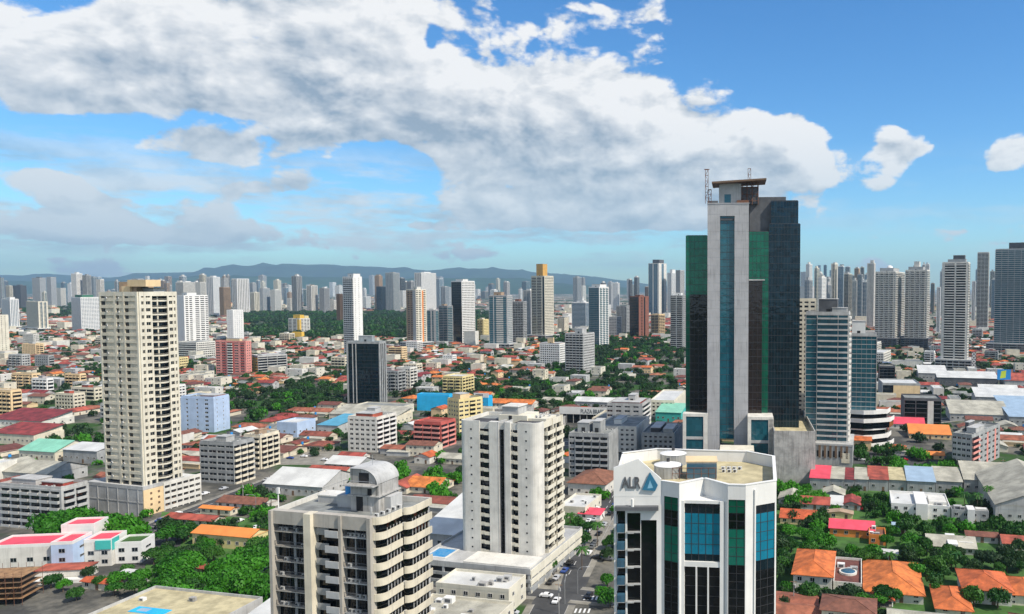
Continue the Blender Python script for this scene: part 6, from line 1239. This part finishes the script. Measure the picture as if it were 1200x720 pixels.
def quads_mesh(name, Q, m):
    n_ = len(Q); me = bpy.data.meshes.new(name); me.vertices.add(n_*4); me.vertices.foreach_set('co', Q.reshape(-1).astype(np.float32))
    me.loops.add(n_*4); me.loops.foreach_set('vertex_index', np.arange(n_*4, dtype=np.int32)); me.polygons.add(n_); me.polygons.foreach_set('loop_start', np.arange(0, n_*4, 4, dtype=np.int32))
    me.polygons.foreach_set('loop_total', np.full(n_, 4, dtype=np.int32)); me.materials.append(m); me.update(calc_edges=True); return me
CR = [[quads_mesh('crown', crown_arrays(10+i, 2300, 8+2*i, .072, (.8, .7, .9, .65, .85)[i]), LEAF[j]) for i in range(5)] for j in range(3)]
def trunk_mesh():
    b = MB(); b.cyl(0, 0, 0, 1.0, .055, 'bark', 8, .035)
    for i in range(5): a = 2.5*i; b.bar((0, 0, .75+.05*i), (.3*math.cos(a), .3*math.sin(a), 1.15+.08*i), .02, 'bark', 5)
    return b.mesh('trunk')
TR = trunk_mesh()
def tree(x, y, ht, kind, grp='trees growing among the houses'):
    root = thing('tree', 'x', 'tree', (x, y, 0), random.uniform(0, 6.28), grp); r = ht*random.uniform(.42, .56); cl = random.uniform(.30, .42)*ht
    t = inst(TR, 'trunk', root); t.scale = (ht*.55, ht*.55, cl); i = random.randint(0, 4)
    c = inst(CR[kind][i], 'crown', root, (0, 0, cl)); c.scale = (r*1.12, r*1.12*random.uniform(.85, 1.1), (ht-cl)*1.12)
    pend.append((root, f"{'tall' if ht > 12 else 'middling' if ht > 8.5 else 'small'} {('bright green', 'mid green', 'dark green')[kind]} tree", where(x, y)))
def palm_mesh():
    b = MB()
    for i in range(13):
        a = 2*math.pi*i/13+.2*(i % 2); dr = .5+.35*(i % 3); pts = [(t*2.9*math.cos(a), t*2.9*math.sin(a), 1.3*t*dr-2.4*t*t*(1.2-dr*.4)) for t in (0, .25, .5, .75, 1)]
        for p_, q_ in zip(pts, pts[1:]):
            wv = .42; nx, ny = -math.sin(a)*wv, math.cos(a)*wv
            b.add([(p_[0]-nx, p_[1]-ny, p_[2]-.22), p_, q_, (q_[0]-nx, q_[1]-ny, q_[2]-.25)], [(0, 1, 2, 3)], LEAF[1]); b.add([(p_[0]+nx, p_[1]+ny, p_[2]-.22), p_, q_, (q_[0]+nx, q_[1]+ny, q_[2]-.25)], [(0, 1, 2, 3)], LEAF[1])
    return b.mesh('crown')
PM = palm_mesh(); b_ = MB(); b_.cyl(0, 0, 0, 1, .19, 'bark', 8, .12); PT_ = b_.mesh('trunk')
def palm(x, y, ht):
    root = thing('palm_tree', 'x', 'palm tree', (x, y, 0), random.uniform(0, 6.28), 'palms in gardens and streets'); t = inst(PT_, 'trunk', root); t.scale = (1, 1, ht); inst(PM, 'crown', root, (0, 0, ht))
    pend.append((root, 'palm tree with drooping fronds', where(x, y)))
nt_ = 0; spots = []
for a, b, c, d, n_, (h0, h1) in WOODS:
    for _ in range(n_): x, y = at(random.uniform(a+4, b-4), random.uniform(c+(d-c)*.35, d)); spots.append((x, y, random.uniform(h0, h1), 0 if y < 420 else random.choice((0, 1, 1, 2, 2)), 0))
# gardens on the right and between the houses
for (u, v) in [(1000+0*i, 720) for i in range(0)]: pass
GARD = [(1012,722,9,0),(995,735,8,0),(925,630,8,0),(940,632,7,0),(958,634,8,0),(1000,652,6,0),(1018,656,6,0),(1068,660,10,1),(1075,680,8,0),(1085,650,9,1),(1100,664,8,2),(1115,668,8,1),(1130,670,7,1),(1150,664,8,2),(1165,668,9,2),(1180,672,9,2),(1195,668,9,2),(1062,628,9,1),(1068,640,8,1),(1110,618,8,0),(1112,628,7,0),(1122,622,7,1),(1136,606,9,1),(1150,600,11,2),(1160,606,8,2),(930,612,9,2),(946,618,9,2),(962,612,9,1),(1036,600,7,1),(1046,612,8,0),(1030,588,8,1),(1044,590,8,0),(1015,586,7,1),(940,580,7,0),(965,580,7,0),(985,578,6,0),(1000,580,6,1),(922,582,8,0),(1088,632,8,1),(1075,645,7,0),(912,650,9,2),(915,672,8,2),(1060,700,5,0),(1196,650,8,2),(608,690,5,0),(622,684,4,0),(556,668,4,0),(712,690,7,0),(715,712,8,0),(706,705,6,0),(710,645,6,1),(682,642,9,1),(690,628,8,1),(720,600,7,0),(708,585,8,0),(1128,642,7,1),(1100,700,6,0),(300,590,7,0),(316,590,6,0),(330,588,6,1),(372,572,6,1),(140,690,8,0),(165,688,9,0),(118,690,6,1),(215,668,10,0),(206,690,8,0),(150,676,6,1),(60,690,7,1),(74,694,6,0),(104,680,6,2),(158,700,8,1),(134,698,6,0),(90,704,6,1),(196,705,7,1),(96,640,13,1),(84,634,12,0),(112,630,13,0),(128,640,12,1),(168,716,9,0),(180,712,8,1),(10,560,9,1),(40,556,8,0),(108,655,7,0),(196,650,7,2),(182,600,7,2),(172,606,7,0),(250,660,8,1),(300,650,8,1),(264,640,7,2),(240,640,7,1),(320,625,6,1),(290,628,6,1),(270,700,8,2),(250,712,9,0)]
for u, v, h_, k_ in GARD: x, y = at(u, v); spots.append((x, y, h_, k_, 1))
for _ in range(420):
    u, v = random.uniform(0, 1200), 392+130*random.random()**1.2; x, y = at(u, v)
    if not free(x, y, 0): continue
    spots.append((x, y, random.uniform(6, 11), random.choice((1, 2, 2)), 0))
for _ in range(430):
    u, v = random.choice((random.uniform(905, 1200), random.uniform(180, 330))), random.uniform(575, 715); x, y = at(u, v)
    if free(x, y, -3): spots.append((x, y, random.uniform(5, 9.5), random.choice((0, 1, 1, 2)), 0))
for i in range(17):
    spots.append((-46.5+i*.45+random.uniform(-1, 1)+(19 if i % 2 else 0), 268+i*8+random.uniform(-3, 3), random.uniform(6, 10), random.choice((0, 1, 2)), 1))
for x, y in gaps:
    for _ in range(3 if y < 900 else 2):
        if random.random() < .62: spots.append((x+random.uniform(-6, 6), y+random.uniform(-6, 6), random.uniform(5, 10), random.choice((0, 1, 2, 2)) if y < 450 else random.choice((1, 2, 2)), 0))
spots.sort(key=lambda t: t[1]); shown = 0; far = []
for (x, y, h_, k_, keep_) in spots:
    if shown < 300 and (keep_ or seen(x, y, h_*.7)): tree(x, y, h_, k_); shown += 1
    elif shown >= 300: far.append((x, y, h_, k_))
for (u, v, h_) in ((318,600,8),(1145,602,9),(1158,596,10),(1130,598,8),(682,668,8),(668,625,8),(1062,655,6),(1120,668,6),(205,590,7),(180,598,8),(190,594,7),(1042,668,6),(560,690,4),(700,640,9)): x, y = at(u, v); palm(x, y, h_)
for _ in range(15000):      # trees of the farther quarters and the long wood
    m_ = random.random()
    if m_ < .42: u, v = random.uniform(278, 622), random.uniform(367, 397); h_ = random.uniform(9, 26)
    elif m_ < .50: u, v = random.uniform(0, 260), random.uniform(352, 374); h_ = random.uniform(14, 24)
    elif m_ < .75: u, v = random.uniform(-30, 1230), random.uniform(354, 402); h_ = random.uniform(9, 16)
    elif m_ < .8: u, v = random.uniform(640, 800), random.uniform(385, 420); h_ = random.uniform(9, 15)
    else: u, v = random.uniform(-30, 1230), random.uniform(390, 470); h_ = random.uniform(7, 13)
    x, y = at(u, v)
    if m_ < .42 and math.sin(x*.011+2*math.sin(y*.004))+math.sin(y*.006+x*.004) > 1.25: continue
    if free(x, y, 2): far.append((x, y, h_, 1 if random.random() < .3 else 2))
print('trees', shown, 'far', len(far))
midc = [crown_arrays(80+i, 520, 8, .10, .8) for i in range(4)]
lowc = [[crown_arrays(50+i, 90, 6, .20, .75) for i in range(4)] for j in range(1)][0]
for kk in range(3):
    Q = []
    for (x, y, h_, k_) in far:
        if k_ != kk: continue
        Q.append((midc if y < 950 else lowc)[random.randint(0, 3)]*np.array([h_*.55, h_*.55, h_*.85])*random.uniform(.8, 1.2)+np.array([x, y, h_*.12]))
    if Q: o = inst(quads_mesh('woodland', np.concatenate(Q), LEAF[kk]), 'woodland'); o['kind'] = 'stuff'; o['label'] = ('bright', 'mid green', 'dark green')[kk]+' trees of the farther quarters and the long wood'
hs_ = []                    # low shrubs over the gardens
# ================================================================ vehicles, lamps, poles
def car_parts():
    prof = [(-2.1, .35), (-2.15, .8), (-1.9, .95), (-1.2, 1.0), (-.65, 1.45), (.75, 1.45), (1.35, 1.0), (2.05, .88), (2.15, .6), (2.1, .35)]
    b = MB(); k_ = len(prof); vs = [(x, s__*(.86 if z < 1.2 else .68), z) for s__ in (-1, 1) for x, z in prof]
    b.add(vs, [tuple(range(k_)), tuple(range(2*k_-1, k_-1, -1))]+[(i, (i+1) % k_, k_+(i+1) % k_, k_+i) for i in range(k_)], 'white2'); body = b
    g = MB(); 
    for s__ in (-1, 1): g.add([(-.95, s__*.80, 1.05), (1.15, s__*.80, 1.05), (.7, s__*.70, 1.38), (-.6, s__*.70, 1.38)], [(0, 1, 2, 3)], 'blackglass')
    g.add([(1.28, -.74, 1.08), (1.28, .74, 1.08), (.82, .62, 1.42), (.82, -.62, 1.42)], [(0, 1, 2, 3)], 'blackglass'); g.add([(-1.16, -.74, 1.08), (-1.16, .74, 1.08), (-.72, .62, 1.42), (-.72, -.62, 1.42)], [(0, 1, 2, 3)], 'blackglass')
    wv = MB(); wv.cyl(0, 0, -.11, .11, .33, 'rubber', 14); wv.v = [(x, z, y+.33) for x, y, z in wv.v]
    return body, g.mesh('windscreen'), wv.mesh('wheel')
CB, CG, CWH = car_parts(); CARC = {}
cc = {'white': (.75,.75,.75), 'silver': (.42,.43,.45), 'black': (.02,.02,.022), 'red': (.45,.02,.02), 'grey': (.13,.135,.14), 'blue': (.03,.07,.25)}
for nme, col in cc.items():
    m = CB.mesh('body'); m.materials.clear(); m.materials.append(mat('car_paint_'+nme, col, .25, .0)); CARC[nme] = m
CL = [(652,706,'white',80),(640,700,'white',-12),(660,660,'white',80),(700,655,'black',-13),(712,657,'grey',-13),(648,672,'grey',80),(652,679,'silver',80),(645,684,'black',80),(640,668,'white',80),(676,640,'silver',80),(664,633,'white',80),(700,620,'grey',80),(690,612,'white',80),(695,598,'silver',80),
 (228,586,'white',75),(240,580,'white',75),(262,574,'silver',75),(196,672,'silver',-10),(206,668,'white',-10),(318,532,'white',-13),(326,530,'silver',-13),(334,528,'red',-13),(345,520,'white',-13),(352,518,'grey',-13),(360,522,'white',-13),(372,526,'silver',-13),(318,520,'white',-13),(340,538,'blue',-13),(356,536,'white',-13),(380,540,'white',-13),
 (1010,540,'white',-13),(1030,541,'silver',-13),(1060,540,'red',-13),(700,598,'white',80),(706,606,'grey',80),(690,700,'black',80),(300,620,'white',75),(280,612,'white',75),(520,522,'white',-13),(640,518,'silver',-13),(1012,598,'red',-13),(600,720,'silver',-13)]
for i in range(26): CL.append((0, 0, random.choice(list(cc)), 78, (-39+i*.45+random.choice((-2.6, 2.8)), 268+i*7.5+random.uniform(-2, 2))))
for i in range(34): 
    a_, b_ = (at(120, 640), at(345, 553)) if i < 16 else (at(905, 512), at(1260, 478)); t_ = random.random(); an = math.degrees(math.atan2(b_[1]-a_[1], b_[0]-a_[0])); q = random.choice((-2.4, 2.4))
    CL.append((0, 0, random.choice(list(cc)), an, (a_[0]+(b_[0]-a_[0])*t_-q*math.sin(R(an)), a_[1]+(b_[1]-a_[1])*t_+q*math.cos(R(an)))))
for u, v, cn, an, *xy in CL:
    x, y = xy[0] if xy else at(u, v); root = thing('car', 'x', 'car', (x, y, .05), R(an), 'cars on the streets and car parks'); inst(CG, 'windscreen', inst(CARC[cn], 'body', root))
    for wx in (-1.35, 1.35):
        for wy in (-.8, .8): inst(CWH, 'wheel', root, (wx, wy, 0))
    pend.append((root, f'{cn} parked car', where(x, y)))
def lamp(u, v, h_, rz, lab):
    x, y = at(u, v); root = thing('street_lamp', lab, 'street lamp', (x, y, 0), rz); b = MB(); b.cyl(0, 0, 0, h_*.8, .11, 'metal', 8, .08)
    pts = [(1.9*(1-math.cos(R(90*t/6)))+.0, 0, h_*.8+h_*.2*math.sin(R(90*t/6))) for t in range(7)]
    for p_, q_ in zip(pts, pts[1:]+[(3.2, 0, h_)]): b.bar(p_, q_, .07, 'metal')
    po_ = b.build('pole', root); b = MB(); b.box(2.9, 3.9, -.18, .18, h_-.08, h_+.1, 'lgrey'); b.build('lamp_head', po_)
lamp(677, 696, 9, 0, 'curved grey street lamp at the corner of the zebra crossing'); lamp(662, 708, 8, R(90), 'second curved street lamp, below the zebra crossing'); lamp(300, 600, 8, R(200), 'street lamp on the diagonal side road'); lamp(720, 640, 8, R(180), 'street lamp across the main road, beside the mirror-glass tower')
for i, (u, v) in enumerate(((170, 640), (285, 590), (655, 720), (1180, 602), (1175, 560), (905, 700), (930, 716))):
    x, y = at(u, v); root = thing('utility_pole', 'x', 'utility pole', (x, y, 0), R(-13), 'concrete utility poles'); b = MB(); b.cyl(0, 0, 0, 10, .16, 'conc', 8, .1); po_ = b.build('pole', root); b = MB(); b.box(-1.1, 1.1, -.06, .06, 9.1, 9.25, 'wood'); b.cyl(.5, -.3, 7.4, 8.4, .25, 'lgrey', 10); b.build('crossarm', po_); pend.append((root, 'concrete utility pole', where(x, y)))
label_all()
# ================================================================ haze
hz = MB(); hz.box(-24000, 14000, -400, 26500, -6, 900, 'white'); me = hz.mesh('haze'); me.materials.clear()
m = bpy.data.materials.new('haze_air'); m.use_nodes = True; t = m.node_tree; t.nodes.clear(); o_ = t.nodes.new('ShaderNodeOutputMaterial'); pv_ = t.nodes.new('ShaderNodeVolumePrincipled')
pv_.inputs['Color'].default_value = (.50, .76, 1, 1); pv_.inputs['Density'].default_value = HAZE; pv_.inputs['Density Attribute'].default_value = ''; pv_.inputs['Temperature Attribute'].default_value = ''; pv_.inputs['Anisotropy'].default_value = .2
t.links.new(pv_.outputs[0], o_.inputs['Volume']); me.materials.append(m); ho = inst(me, 'haze'); ho['kind'] = 'stuff'; ho['label'] = 'pale blue haze over the city'
